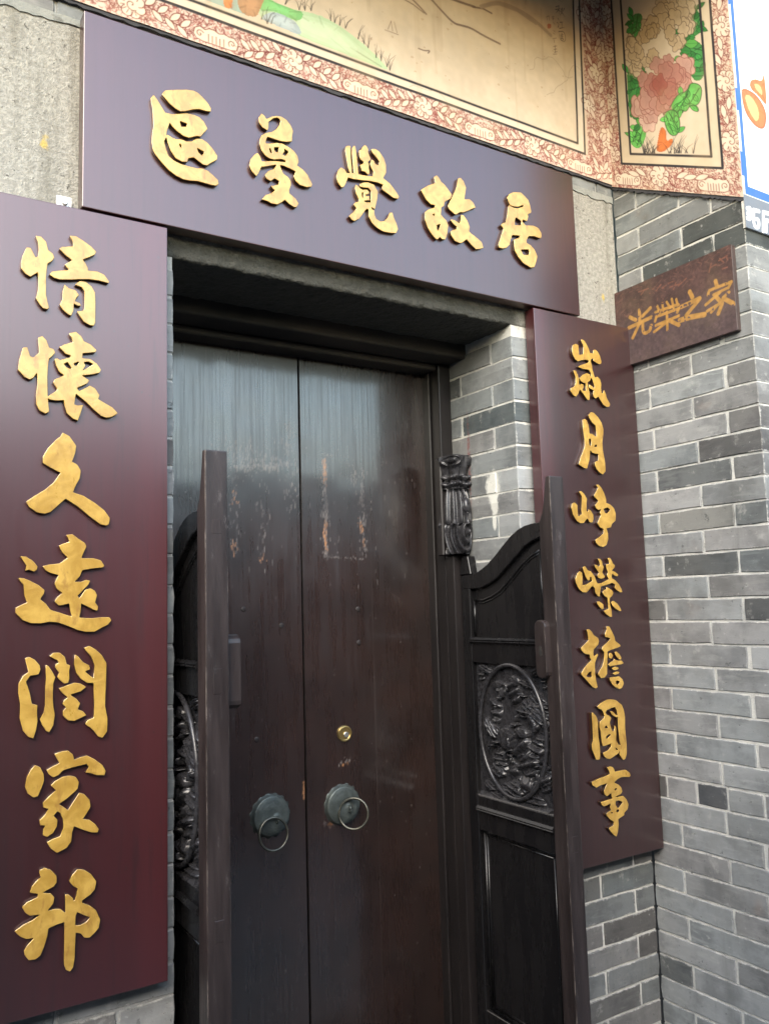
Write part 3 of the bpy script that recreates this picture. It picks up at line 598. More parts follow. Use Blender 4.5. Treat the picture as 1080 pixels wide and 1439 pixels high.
 'run': ['-16838,-336 -16817,-339 -16701,-414 -16590,-522 -16575,-540 -16484,-701 -16487,-937 -16507,-1548 -16456,-1804 -16455,-1900 -16463,-2061 -16547,-2172 -16555,-2178 -16563,-2177 -16646,-2137 -16723,-2026 -16791,-1951 -16889,-1877 -16888,-1861 -16853,-1798 -16747,-1769 -16735,-1762 -16729,-1728 -16722,-1592 -16719,-1505 -16733,-1283 -16734,-1113 -16740,-1087 -16753,-1080 -16864,-1069 -16985,-978 -17077,-847 -17117,-687 -17117,-613 -17109,-495 -17097,-494 -17040,-534 -16945,-650 -16826,-722 -16807,-786 -16806,-803 -16888,-835 -16894,-839 -16895,-847 -16796,-937 -16754,-971 -16742,-971 -16721,-737 -16724,-720 -16786,-553 -16871,-452 -16924,-373 -16915,-364', '-17511,-433 -17401,-437 -17385,-443 -17293,-528 -17258,-670 -17199,-694 -17191,-703 -17208,-801 -17202,-962 -17223,-1035 -17230,-1043 -17243,-1046 -17295,-1048 -17307,-1045 -17333,-1023 -17397,-957 -17429,-913 -17430,-897 -17402,-838 -17401,-825 -17469,-731 -17474,-718 -17466,-662 -17418,-636 -17414,-628 -17418,-615 -17438,-585 -17581,-499 -17578,-490', '-17970,-493 -17957,-490 -17945,-493 -17851,-552 -17762,-659 -17745,-737 -17760,-793 -17779,-840 -17928,-855 -17996,-954 -18002,-970 -17942,-1142 -17893,-1381 -17882,-1391 -17797,-1423 -17788,-1436 -17794,-1520 -17792,-1608 -17783,-1729 -17808,-1898 -17831,-1979 -17851,-2041 -17860,-2049 -17940,-2013 -17961,-1993 -18046,-1877 -18106,-1654 -18104,-1372 -18141,-1171 -18142,-1095 -18136,-980 -18063,-845 -17964,-778 -18028,-522 -18020,-510', '-17650,-666 -17634,-667 -17602,-685 -17526,-797 -17467,-915 -17502,-1027 -17508,-1185 -17506,-1335 -17496,-1474 -17468,-1622 -17467,-1654 -17493,-1838 -17554,-1946 -17566,-1962 -17573,-1964 -17628,-1928 -17706,-1792 -17743,-1693 -17672,-1567 -17653,-1424 -17653,-1084 -17641,-903 -17651,-739', '-17116,-1047 -17087,-1048 -16986,-1073 -16896,-1133 -16888,-1143 -16894,-1155 -16980,-1226 -17157,-1268 -17173,-1277 -17152,-1300 -17066,-1364 -16995,-1452 -16997,-1472 -17034,-1560 -17033,-1572 -16936,-1617 -16872,-1698 -16884,-1709 -17013,-1759 -17099,-1792 -17211,-1773 -17245,-1744 -17312,-1673 -17317,-1656 -17317,-1571 -17272,-1522 -17267,-1510 -17323,-1444 -17328,-1432 -17300,-1369 -17244,-1329 -17239,-1321 -17244,-1311 -17330,-1231 -17396,-1141 -17394,-1133 -17387,-1129'],
 'jia': ['-17230,-2350 -17210,-2355 -17126,-2430 -17116,-2450 -17096,-2525 -17089,-2536 -16980,-2504 -16856,-2485 -16702,-2579 -16578,-2687 -16547,-2718 -16484,-2834 -16506,-2908 -16511,-2914 -16523,-2915 -16650,-2898 -16792,-2836 -16874,-2815 -16876,-2803 -16824,-2718 -16822,-2707 -16853,-2661 -16877,-2657 -17135,-2686 -17298,-2721 -17310,-2729 -17381,-2798 -17472,-2825 -17483,-2826 -17494,-2821 -17565,-2756 -17606,-2676 -17597,-2667 -17507,-2622 -17391,-2580 -17375,-2570 -17393,-2527 -17465,-2394 -17465,-2383 -17332,-2353', '-17826,-2559 -17807,-2561 -17731,-2599 -17720,-2610 -17657,-2744 -17647,-2860 -17651,-2885 -17696,-3009 -17755,-3145 -17769,-3154 -17816,-3155 -17833,-3156 -17844,-3152 -17937,-3071 -17985,-2954 -17990,-2932 -17964,-2767 -17898,-2635', '-17199,-2833 -17160,-2838 -17070,-2872 -17055,-2886 -17001,-2980 -17022,-3106 -17086,-3166 -17218,-3264 -17356,-3341 -17361,-3346 -17360,-3353 -17215,-3474 -17201,-3479 -17004,-3191 -16996,-3188 -16977,-3194 -16902,-3223 -16795,-3346 -16770,-3482 -16841,-3596 -16915,-3694 -16890,-3707 -16795,-3734 -16780,-3745 -16675,-3841 -16617,-3930 -16611,-3950 -16629,-3992 -16639,-4002 -16751,-3985 -16903,-3914 -17075,-3818 -17086,-3817 -17116,-3924 -17130,-4074 -17134,-4088 -17213,-4196 -17325,-4236 -17388,-4256 -17406,-4248 -17505,-4162 -17581,-4027 -17575,-4020 -17475,-3981 -17352,-3956 -17340,-3946 -17285,-3807 -17284,-3755 -17294,-3646 -17347,-3515 -17391,-3489 -17405,-3488 -17460,-3550 -17457,-3565 -17395,-3634 -17394,-3675 -17402,-3762 -17471,-3876 -17573,-3930 -17598,-3922 -17655,-3883 -17658,-3849 -17651,-3777 -17623,-3719 -17629,-3713 -17683,-3700 -17705,-3690 -17724,-3601 -17717,-3589 -17634,-3515 -17565,-3419 -17572,-3407 -17654,-3369 -17665,-3305 -17664,-3275 -17561,-3174 -17433,-3082 -17436,-3069 -17519,-2981 -17524,-2973 -17522,-2966 -17450,-2901 -17309,-2838'],
 'bang': ['-17618,-4490 -17503,-4550 -17404,-4669 -17395,-4710 -17392,-4806 -17448,-4871 -17616,-4933 -17632,-4943 -17623,-4950 -17501,-4984 -17431,-5070 -17449,-5176 -17537,-5280 -17540,-5293 -17415,-5283 -17346,-5300 -17317,-5312 -17248,-5381 -17231,-5391 -17228,-5378 -17230,-5217 -17239,-5073 -17233,-5056 -17182,-5065 -17160,-5081 -17095,-5146 -17075,-5204 -17067,-5204 -17052,-5188 -17017,-5051 -17007,-4991 -17105,-4913 -17160,-4829 -17163,-4817 -17106,-4710 -17022,-4633 -17011,-4631 -16977,-4636 -16892,-4660 -16854,-4687 -16752,-4773 -16653,-4926 -16655,-4963 -16681,-5077 -16759,-5155 -16912,-5234 -16917,-5244 -16917,-5263 -16908,-5279 -16785,-5349 -16652,-5473 -16570,-5668 -16596,-5811 -16679,-5893 -16755,-5948 -16783,-5961 -16871,-5933 -16932,-5850 -17006,-5818 -17031,-5813 -17044,-6202 -17044,-6289 -17070,-6427 -17083,-6445 -17126,-6490 -17134,-6493 -17144,-6490 -17205,-6444 -17238,-6354 -17242,-6335 -17244,-6173 -17240,-5871 -17244,-5585 -17249,-5565 -17382,-5583 -17526,-5617 -17533,-5633 -17548,-5755 -17600,-5922 -17661,-6067 -17675,-6082 -17745,-6122 -17763,-6125 -17864,-6115 -17875,-6110 -17942,-6011 -17961,-5923 -17956,-5910 -17893,-5826 -17810,-5753 -17797,-5738 -17797,-5731 -17919,-5723 -17943,-5714 -18037,-5652 -18127,-5540 -18121,-5530 -17989,-5454 -17813,-5401 -17691,-5337 -17719,-5330 -17870,-5317 -17947,-5247 -18005,-5139 -18007,-5128 -17926,-5059 -17735,-5005 -17734,-4955 -17739,-4944 -17869,-4900 -17875,-4888 -17840,-4787 -17764,-4707 -17681,-4649 -17711,-4574 -17704,-4521 -17693,-4513', '-17006,-5435 -17013,-5441 -17036,-5502 -17040,-5662 -17033,-5668 -17015,-5673 -16945,-5680 -16863,-5656 -16830,-5639 -16782,-5589 -16773,-5573 -16877,-5521'],
 'sui': ['-2418,8155 -2393,8159 -2371,8154 -2313,8124 -2287,8103 -2215,8011 -2136,7892 -2109,7797 -2097,7782 -2076,7778 -2006,7780 -1967,7786 -1958,7801 -1966,7844 -1961,7862 -1912,7904 -1883,7913 -1801,7889 -1778,7877 -1675,7744 -1620,7565 -1640,7501 -1659,7482 -1726,7471 -1756,7472 -1882,7510 -1967,7543 -1982,7551 -1986,7561 -1969,7601 -1973,7613 -1991,7612 -2030,7598 -2062,7578 -2083,7531 -2087,7510 -2042,7383 -2037,7261 -1967,7066 -1938,7028 -1926,7021 -1912,7021 -1857,7058 -1838,7062 -1751,7010 -1731,6989 -1688,6867 -1691,6819 -1710,6704 -1708,6606 -1703,6589 -1672,6563 -1653,6561 -1640,6576 -1602,6662 -1587,6672 -1569,6662 -1546,6631 -1472,6413 -1358,6271 -1349,6252 -1382,6190 -1402,6168 -1425,6158 -1483,6148 -1526,6147 -1659,6209 -1842,6426 -1866,6426 -1949,6372 -1973,6364 -1993,6370 -2053,6411 -2062,6431 -2072,6524 -2068,6541 -2040,6588 -2040,6602 -2052,6610 -2140,6638 -2201,6665 -2219,6676 -2224,6689 -2217,6761 -2211,6772 -2201,6776 -2178,6770 -2075,6727 -2013,6688 -2003,6688 -1994,6697 -1988,6747 -1992,6774 -2049,6916 -2084,6980 -2100,6992 -2115,6982 -2164,6896 -2260,6840 -2277,6821 -2259,6709 -2208,6492 -2212,6424 -2233,6307 -2242,6297 -2261,6290 -2303,6282 -2326,6285 -2427,6395 -2531,6493 -2568,6542 -2584,6549 -2625,6550 -2639,6545 -2649,6535 -2673,6460 -2686,6439 -2780,6344 -2794,6335 -2813,6334 -2884,6364 -2912,6380 -3007,6479 -3016,6505 -3006,6559 -2994,6577 -2863,6623 -2841,6638 -2780,6765 -2767,6940 -2824,7057 -2842,7122 -2841,7132 -2834,7141 -2775,7143 -2745,7134 -2669,7019 -2632,6866 -2640,6735 -2636,6719 -2617,6718 -2555,6748 -2532,6754 -2465,6745 -2448,6734 -2443,6701 -2449,6656 -2511,6569 -2507,6559 -2493,6556 -2397,6551 -2383,6555 -2373,6564 -2357,6775 -2364,6784 -2374,6788 -2471,6802 -2557,6842 -2573,6857 -2608,6909 -2611,6923 -2605,6933 -2473,7040 -2289,7120 -2262,7119 -2180,7098 -2163,7086 -2129,7042 -2120,7037 -2112,7044 -2111,7082 -2120,7152 -2165,7211 -2184,7226 -2207,7231 -2290,7232 -2437,7225 -2619,7264 -2635,7272 -2634,7279 -2619,7290 -2520,7338 -2198,7457 -2184,7470 -2172,7492 -2166,7510 -2170,7521 -2248,7537 -2285,7538 -2500,7486 -2612,7443 -2640,7439 -2732,7481 -2757,7498 -2827,7603 -2839,7628 -2868,7779 -2824,7896 -2812,7918 -2798,7929 -2700,7970 -2601,7961 -2583,7956 -2575,7949 -2571,7851 -2574,7675 -2569,7662 -2546,7660 -2453,7681 -2420,7690 -2403,7702 -2397,7720 -2388,7830 -2361,7935 -2367,7955 -2458,8125 -2457,8136 -2451,8143'],
 'yue': ['-2196,5918 -2166,5921 -2083,5907 -1927,5802 -1775,5636 -1716,5448 -1713,5421 -1726,5267 -1781,5085 -1787,5026 -1788,4800 -1734,4509 -1715,4255 -1724,4145 -1735,4120 -1805,4060 -1841,4033 -1862,4029 -1968,4074 -2092,4174 -2109,4197 -2154,4284 -2164,4377 -2148,4394 -2040,4435 -2019,4450 -2008,4499 -1994,4621 -1994,4643 -2004,4651 -2112,4643 -2231,4665 -2255,4676 -2305,4727 -2322,4730 -2333,4712 -2370,4477 -2430,4330 -2489,4188 -2502,4175 -2526,4170 -2587,4170 -2711,4215 -2826,4274 -2835,4282 -2838,4294 -2739,4506 -2621,4699 -2546,4861 -2539,5060 -2575,5313 -2587,5616 -2580,5638 -2518,5675 -2492,5684 -2472,5681 -2429,5664 -2400,5646 -2345,5520 -2320,5395 -2318,5271 -2314,5259 -2293,5252 -2206,5252 -2077,5187 -2044,5178 -2031,5181 -2025,5187 -2025,5354 -2038,5513 -2054,5529 -2158,5588 -2184,5608 -2272,5712 -2320,5802 -2319,5814 -2311,5825', '-2339,5094 -2350,5087 -2355,5069 -2355,4942 -2328,4857 -2316,4851 -2305,4864 -2265,4970 -2273,5066 -2278,5081 -2289,5089', '-2059,4932 -2121,4901 -2144,4883 -2139,4871 -2107,4858 -2057,4859 -2030,4870 -2028,4886 -2039,4921 -2047,4930'],
 'zheng': ['-2130,3708 -2073,3712 -2048,3706 -1937,3610 -1847,3470 -1775,3318 -1771,3296 -1779,3191 -1776,3173 -1759,3164 -1614,3133 -1462,3026 -1450,3012 -1440,2991 -1394,2873 -1389,2844 -1416,2655 -1425,2637 -1588,2528 -1601,2510 -1625,2441 -1635,2430 -1658,2422 -1797,2398 -1815,2386 -1815,2372 -1774,2237 -1774,2087 -1785,2051 -1863,1900 -1905,1873 -2010,1825 -2157,1851 -2200,1873 -2305,1961 -2320,2021 -2320,2042 -2300,2058 -2155,2123 -1986,2225 -1975,2240 -1968,2265 -1955,2351 -1957,2368 -1969,2379 -2092,2418 -2110,2429 -2180,2520 -2193,2544 -2187,2566 -2115,2685 -2038,2777 -2037,2795 -2065,2854 -2067,2872 -2010,2960 -2018,2965 -2028,2964 -2105,2938 -2135,2942 -2211,2992 -2250,3069 -2243,3088 -2138,3177 -2127,3195 -2135,3231 -2146,3252 -2255,3326 -2268,3343 -2278,3375 -2266,3397 -2145,3531 -2096,3609 -2096,3630 -2142,3693 -2139,3704', '-2848,3473 -2802,3478 -2783,3475 -2691,3411 -2666,3386 -2584,3272 -2579,3241 -2602,3123 -2616,3016 -2623,2896 -2604,2881 -2575,2880 -2564,2893 -2552,2934 -2536,2943 -2469,2921 -2441,2906 -2357,2791 -2351,2703 -2354,2660 -2390,2567 -2401,2556 -2419,2551 -2492,2554 -2517,2560 -2531,2574 -2583,2655 -2596,2665 -2611,2662 -2637,2643 -2684,2605 -2753,2536 -2778,2524 -2914,2522 -3034,2584 -3062,2608 -3179,2761 -3233,2955 -3235,2979 -3210,3074 -3198,3092 -3104,3126 -3075,3125 -3006,3072 -2980,3041 -2989,2883 -2979,2733 -2970,2727 -2951,2731 -2841,2782 -2825,2794 -2821,2812 -2832,2906 -2831,2934 -2779,3310 -2788,3334 -2875,3450 -2873,3465', '-1755,3023 -1880,2990 -1895,2982 -1899,2975 -1896,2957 -1852,2869 -1834,2858 -1785,2846 -1754,2853 -1677,2907 -1659,2926 -1636,2966 -1638,2977 -1646,2984 -1710,3018 -1730,3025'],
 'rong': ['-1802,1510 -1764,1510 -1745,1499 -1689,1434 -1653,1347 -1576,1300 -1564,1286 -1572,1243 -1583,1219 -1683,1144 -1694,1134 -1694,1123 -1680,1116 -1561,1084 -1469,1024 -1455,1012 -1449,1001 -1469,958 -1481,951 -1496,950 -1596,973 -1683,1019 -1704,1021 -1711,1010 -1721,960 -1725,907 -1709,894 -1582,843 -1444,723 -1331,566 -1305,494 -1304,483 -1310,476 -1337,472 -1414,476 -1556,547 -1623,616 -1623,634 -1603,690 -1604,704 -1625,719 -1716,756 -1741,754 -1936,708 -2164,667 -2194,658 -2206,642 -2234,544 -2270,374 -2277,362 -2287,357 -2355,379 -2383,401 -2456,506 -2453,597 -2457,611 -2533,671 -2547,673 -2562,669 -2644,615 -2790,498 -2808,492 -2832,490 -2933,497 -2980,508 -3120,616 -3157,679 -3219,796 -3221,913 -3141,1049 -3049,1113 -3025,1113 -2969,1092 -2954,1083 -2947,1069 -2935,945 -2957,776 -2960,728 -2955,713 -2931,709 -2805,723 -2585,811 -2562,827 -2560,845 -2570,924 -2575,937 -2584,945 -2612,954 -2630,949 -2654,852 -2670,842 -2704,841 -2723,845 -2736,857 -2811,961 -2869,1107 -2907,1228 -2895,1243 -2831,1260 -2817,1260 -2803,1252 -2732,1166 -2705,1141 -2681,1133 -2590,1117 -2557,1091 -2447,976 -2384,818 -2353,768 -2339,755 -2315,751 -2166,758 -1966,832 -1870,862 -1861,873 -1863,884 -1920,990 -1915,1007 -1871,1088 -1931,1205 -1925,1300 -1921,1315 -1910,1323 -1825,1321 -1803,1329 -1799,1364 -1804,1414 -1857,1492 -1855,1499 -1845,1505', '-2259,1487 -2217,1483 -2172,1473 -2108,1413 -2095,1396 -2087,1297 -2041,1248 -2035,1233 -2072,1156 -2108,1096 -2112,1079 -2102,1061 -2020,959 -2012,941 -2022,927 -2055,907 -2151,882 -2239,895 -2273,912 -2315,950 -2322,968 -2307,1024 -2257,1058 -2255,1072 -2336,1153 -2393,1227 -2405,1251 -2414,1293 -2409,1302 -2399,1305 -2330,1299 -2314,1290 -2280,1255 -2265,1247 -2240,1253 -2206,1276 -2200,1297 -2197,1360 -2265,1469 -2267,1479', '-1970,638 -1947,637 -1859,604 -1730,523 -1711,501 -1697,448 -1706,430 -1769,365 -1853,313 -1867,293 -1860,114 -1813,-63 -1810,-234 -1816,-241 -1830,-245 -1895,-243 -1919,-235 -1966,-208 -2054,-153 -2126,-85 -2136,-71 -2134,-64 -2123,-57 -1971,-15 -1949,1 -1944,39 -1945,154 -1956,305 -1971,323 -2078,385 -2149,466 -2158,484 -2148,501 -2089,549 -1992,574 -1984,586 -1979,628', '-1723,226 -1690,220 -1548,141 -1437,8 -1423,-14 -1407,-53 -1404,-78 -1426,-87 -1483,-89 -1639,-12 -1771,91 -1806,172 -1808,193 -1792,206', '-2340,223 -2313,224 -2294,218 -2166,148 -2150,135 -2144,97 -2146,10 -2153,-1 -2165,-7 -2209,-13 -2228,-4 -2313,63 -2389,144 -2403,190 -2401,207 -2387,215'],
 'dan': ['-2062,-514 -2045,-512 -1966,-521 -1942,-533 -1839,-690 -1762,-833 -1750,-861 -1737,-939 -1730,-956 -1550,-1069 -1535,-1088 -1527,-1116 -1534,-1126 -1545,-1132 -1664,-1166 -1934,-1210 -2058,-1245 -2080,-1257 -2086,-1274 -2099,-1432 -2118,-1551 -2147,-1889 -2160,-1908 -2251,-1981 -2270,-1992 -2295,-1996 -2393,-2000 -2417,-1995 -2516,-1887 -2522,-1866 -2491,-1804 -2340,-1664 -2254,-1502 -2229,-1338 -2225,-1266 -2243,-1241 -2313,-1179 -2317,-1169 -2313,-1155 -2278,-1102 -2262,-1086 -2056,-972 -1944,-887 -1946,-877 -1955,-871 -2043,-842 -2130,-820 -2142,-812 -2147,-802 -2151,-753 -2148,-729 -2074,-618 -2069,-587 -2071,-524', '-2825,-570 -2793,-569 -2770,-578 -2678,-651 -2614,-746 -2451,-836 -2435,-857 -2406,-924 -2411,-944 -2461,-1041 -2632,-1152 -2645,-1172 -2668,-1239 -2659,-1345 -2648,-1359 -2628,-1354 -2516,-1289 -2492,-1294 -2477,-1318 -2483,-1334 -2567,-1452 -2616,-1538 -2623,-1561 -2643,-1821 -2615,-2070 -2575,-2222 -2574,-2239 -2587,-2251 -2628,-2268 -2663,-2274 -2756,-2236 -2792,-2210 -3180,-1858 -3189,-1848 -3193,-1834 -3189,-1791 -3181,-1773 -2993,-1599 -2967,-1579 -2782,-1465 -2768,-1450 -2772,-1437 -2812,-1380 -2817,-1319 -2825,-1301 -2850,-1292 -2991,-1271 -3019,-1261 -3117,-1180 -3155,-1098 -3151,-1088 -3140,-1078 -2840,-886 -2837,-869 -2845,-757 -2861,-647 -2867,-630 -2894,-588 -2891,-581 -2880,-577', '-1733,-1269 -1713,-1269 -1694,-1276 -1603,-1341 -1580,-1365 -1524,-1441 -1516,-1466 -1528,-1510 -1543,-1520 -1573,-1516 -1617,-1504 -1638,-1493 -1748,-1386 -1787,-1311 -1791,-1294 -1778,-1281', '-1979,-1294 -1960,-1292 -1941,-1299 -1887,-1337 -1873,-1355 -1876,-1376 -1901,-1443 -1914,-1453 -1945,-1460 -1970,-1462 -1989,-1456 -2033,-1422 -2045,-1404 -2037,-1329 -2022,-1315', '-1840,-1471 -1821,-1475 -1747,-1522 -1725,-1530 -1540,-1542 -1510,-1548 -1490,-1561 -1438,-1617 -1438,-1627 -1446,-1634 -1519,-1656 -1737,-1666 -2013,-1684 -2034,-1677 -2090,-1635 -2091,-1628 -2082,-1618 -1969,-1557 -1859,-1525 -1848,-1512 -1848,-1481', '-1810,-1705 -1766,-1711 -1668,-1744 -1653,-1756 -1663,-1769 -1723,-1803 -1784,-1808 -1854,-1807 -1883,-1801 -1921,-1770 -1938,-1748 -1935,-1741 -1923,-1735', '-2816,-1782 -2890,-1806 -2995,-1885 -2997,-1895 -2991,-1902 -2942,-1933 -2920,-1945 -2901,-1949 -2810,-1949 -2792,-1943 -2784,-1896 -2785,-1798 -2792,-1783', '-1766,-1852 -1738,-1854 -1659,-1869 -1644,-1875 -1639,-1885 -1673,-1916 -1694,-1929 -1800,-1943 -1831,-1945 -1855,-1939 -1912,-1905 -1919,-1890 -1895,-1880', '-1687,-1996 -1654,-1998 -1635,-2005 -1530,-2083 -1482,-2191 -1481,-2215 -1542,-2324 -1568,-2343 -1656,-2366 -1681,-2368 -1805,-2318 -1860,-2291 -1962,-2207 -2031,-2095 -2061,-2032 -2063,-2018 -2055,-2010 -2030,-2007', '-1745,-2118 -1791,-2132 -1808,-2142 -1810,-2156 -1799,-2198 -1792,-2212 -1779,-2220 -1739,-2225 -1714,-2222 -1653,-2178 -1644,-2161 -1657,-2149 -1710,-2124'],
 'guo': ['-2080,-2633 -2021,-2638 -1869,-2668 -1822,-2688 -1616,-2831 -1540,-2987 -1510,-3176 -1532,-3539 -1509,-3930 -1517,-4134 -1526,-4230 -1534,-4256 -1590,-4370 -1613,-4385 -1672,-4405 -1690,-4401 -1706,-4386 -1751,-4336 -1826,-4237 -1830,-4218 -1810,-4143 -1808,-4125 -1811,-4118 -1858,-4185 -1885,-4201 -2213,-4312 -2239,-4313 -2303,-4299 -2378,-4279 -2461,-4210 -2479,-4184 -2503,-4113 -2489,-4102 -2327,-4071 -2292,-4055 -2179,-3981 -2169,-3961 -2153,-3894 -2160,-3886 -2178,-3886 -2341,-3915 -2466,-3926 -2488,-3924 -2501,-3909 -2530,-3805 -2547,-3492 -2586,-3372 -2573,-3266 -2565,-3231 -2555,-3220 -2390,-3135 -2369,-3098 -2363,-3074 -2392,-2982 -2409,-2957 -2477,-2891 -2589,-2845 -2624,-2803 -2629,-2787 -2614,-2773 -2466,-2699 -2293,-2648 -2231,-2633', '-1935,-2869 -2059,-2887 -2249,-2929 -2274,-2947 -2298,-2979 -2304,-2993 -2297,-3009 -2253,-3055 -2147,-3101 -2092,-3160 -2094,-3178 -2151,-3266 -2157,-3286 -2128,-3412 -2075,-3543 -2062,-3549 -2049,-3548 -2019,-3537 -2006,-3527 -1977,-3427 -1978,-3394 -1974,-3385 -1953,-3396 -1915,-3437 -1910,-3476 -1911,-3551 -1920,-3659 -1940,-3804 -1932,-3825 -1871,-3914 -1849,-3935 -1786,-3977 -1769,-3981 -1762,-3971 -1800,-3822 -1820,-3485 -1820,-3371 -1810,-3166 -1818,-3156 -1845,-3167 -1867,-3166 -1978,-3126 -2052,-3065 -2109,-2981 -2105,-2972 -2093,-2970 -2023,-2979 -1907,-3069 -1844,-3107 -1823,-3110 -1820,-3089 -1850,-2959 -1898,-2879 -1913,-2870', '-2861,-2936 -2835,-2939 -2798,-2954 -2713,-3036 -2691,-3064 -2636,-3165 -2655,-3649 -2615,-3814 -2613,-4071 -2638,-4256 -2652,-4269 -2696,-4281 -2734,-4281 -2784,-4265 -2800,-4254 -2855,-4116 -2933,-3960 -2932,-3825 -2876,-3717 -2868,-3647 -2861,-3235 -2872,-2953 -2869,-2941', '-2308,-3360 -2358,-3383 -2368,-3397 -2348,-3429 -2314,-3437 -2266,-3436 -2253,-3426 -2287,-3369 -2295,-3362', '-2194,-3609 -2338,-3662 -2344,-3680 -2333,-3721 -2325,-3730 -2308,-3731 -2154,-3646 -2151,-3637 -2159,-3625 -2177,-3612', '-1975,-4021 -1983,-4024 -1984,-4033 -1966,-4076 -1941,-4088 -1899,-4097 -1893,-4093 -1893,-4085 -1916,-4056 -1949,-4032'],
 'shi': ['-2264,-4516 -2235,-4521 -2173,-4542 -2135,-4560 -2087,-4622 -2067,-4680 -2053,-4693 -1855,-4688 -1632,-4696 -1597,-4703 -1464,-4792 -1430,-4858 -1425,-4879 -1432,-4891 -1460,-4913 -1486,-4921 -1674,-4892 -1827,-4882 -1989,-4922 -2105,-4983 -2105,-4993 -2095,-5002 -1952,-5067 -1855,-5150 -1840,-5173 -1809,-5275 -1816,-5294 -1888,-5354 -2067,-5384 -2081,-5393 -2079,-5403 -2050,-5409 -1808,-5403 -1779,-5412 -1652,-5525 -1585,-5668 -1583,-5695 -1629,-5809 -1645,-5821 -1774,-5887 -1781,-5900 -1779,-5943 -1786,-5955 -2015,-6023 -2035,-6033 -2039,-6049 -2029,-6169 -2062,-6316 -2085,-6378 -2130,-6472 -2142,-6488 -2156,-6490 -2175,-6482 -2235,-6447 -2268,-6420 -2375,-6311 -2401,-6277 -2436,-6222 -2434,-6213 -2418,-6206 -2257,-6162 -2244,-6145 -2233,-6094 -2232,-6074 -2242,-6060 -2380,-5974 -2497,-5856 -2506,-5841 -2490,-5798 -2475,-5782 -2337,-5747 -2319,-5738 -2318,-5722 -2347,-5639 -2311,-5571 -2309,-5558 -2321,-5553 -2335,-5554 -2560,-5596 -2584,-5597 -2607,-5585 -2671,-5528 -2703,-5478 -2709,-5460 -2702,-5452 -2682,-5449 -2231,-5424 -2223,-5419 -2223,-5412 -2254,-5365 -2269,-5287 -2278,-5278 -2293,-5278 -2423,-5326 -2442,-5328 -2471,-5314 -2517,-5278 -2534,-5259 -2548,-5181 -2547,-5158 -2472,-5046 -2416,-4991 -2413,-4985 -2416,-4978 -2452,-4976 -2699,-5001 -2830,-5033 -2854,-5034 -2984,-4954 -2997,-4929 -3020,-4861 -3014,-4852 -3000,-4847 -2793,-4810 -2454,-4765 -2288,-4736 -2280,-4731 -2278,-4718 -2291,-4639 -2368,-4540 -2365,-4534 -2352,-4528', '-2068,-5158 -2093,-5167 -2123,-5191 -2120,-5201 -2107,-5213 -2093,-5217 -2078,-5215 -2030,-5194 -2018,-5182 -2021,-5175 -2034,-5166', '-1980,-5517 -2074,-5517 -2094,-5521 -2102,-5536 -2108,-5608 -2101,-5632 -2027,-5718 -2008,-5723 -1982,-5708 -1836,-5601 -1823,-5587 -1837,-5571 -1932,-5525', '-2035,-5754 -2090,-5767 -2104,-5781 -2084,-5830 -2072,-5838 -2052,-5836 -1991,-5817 -1979,-5806 -1983,-5792 -2007,-5764 -2020,-5755', '-2282,-5790 -2308,-5793 -2317,-5805 -2305,-5826 -2281,-5837 -2267,-5839 -2255,-5834 -2246,-5805 -2253,-5793'],
}
PAINT = {}
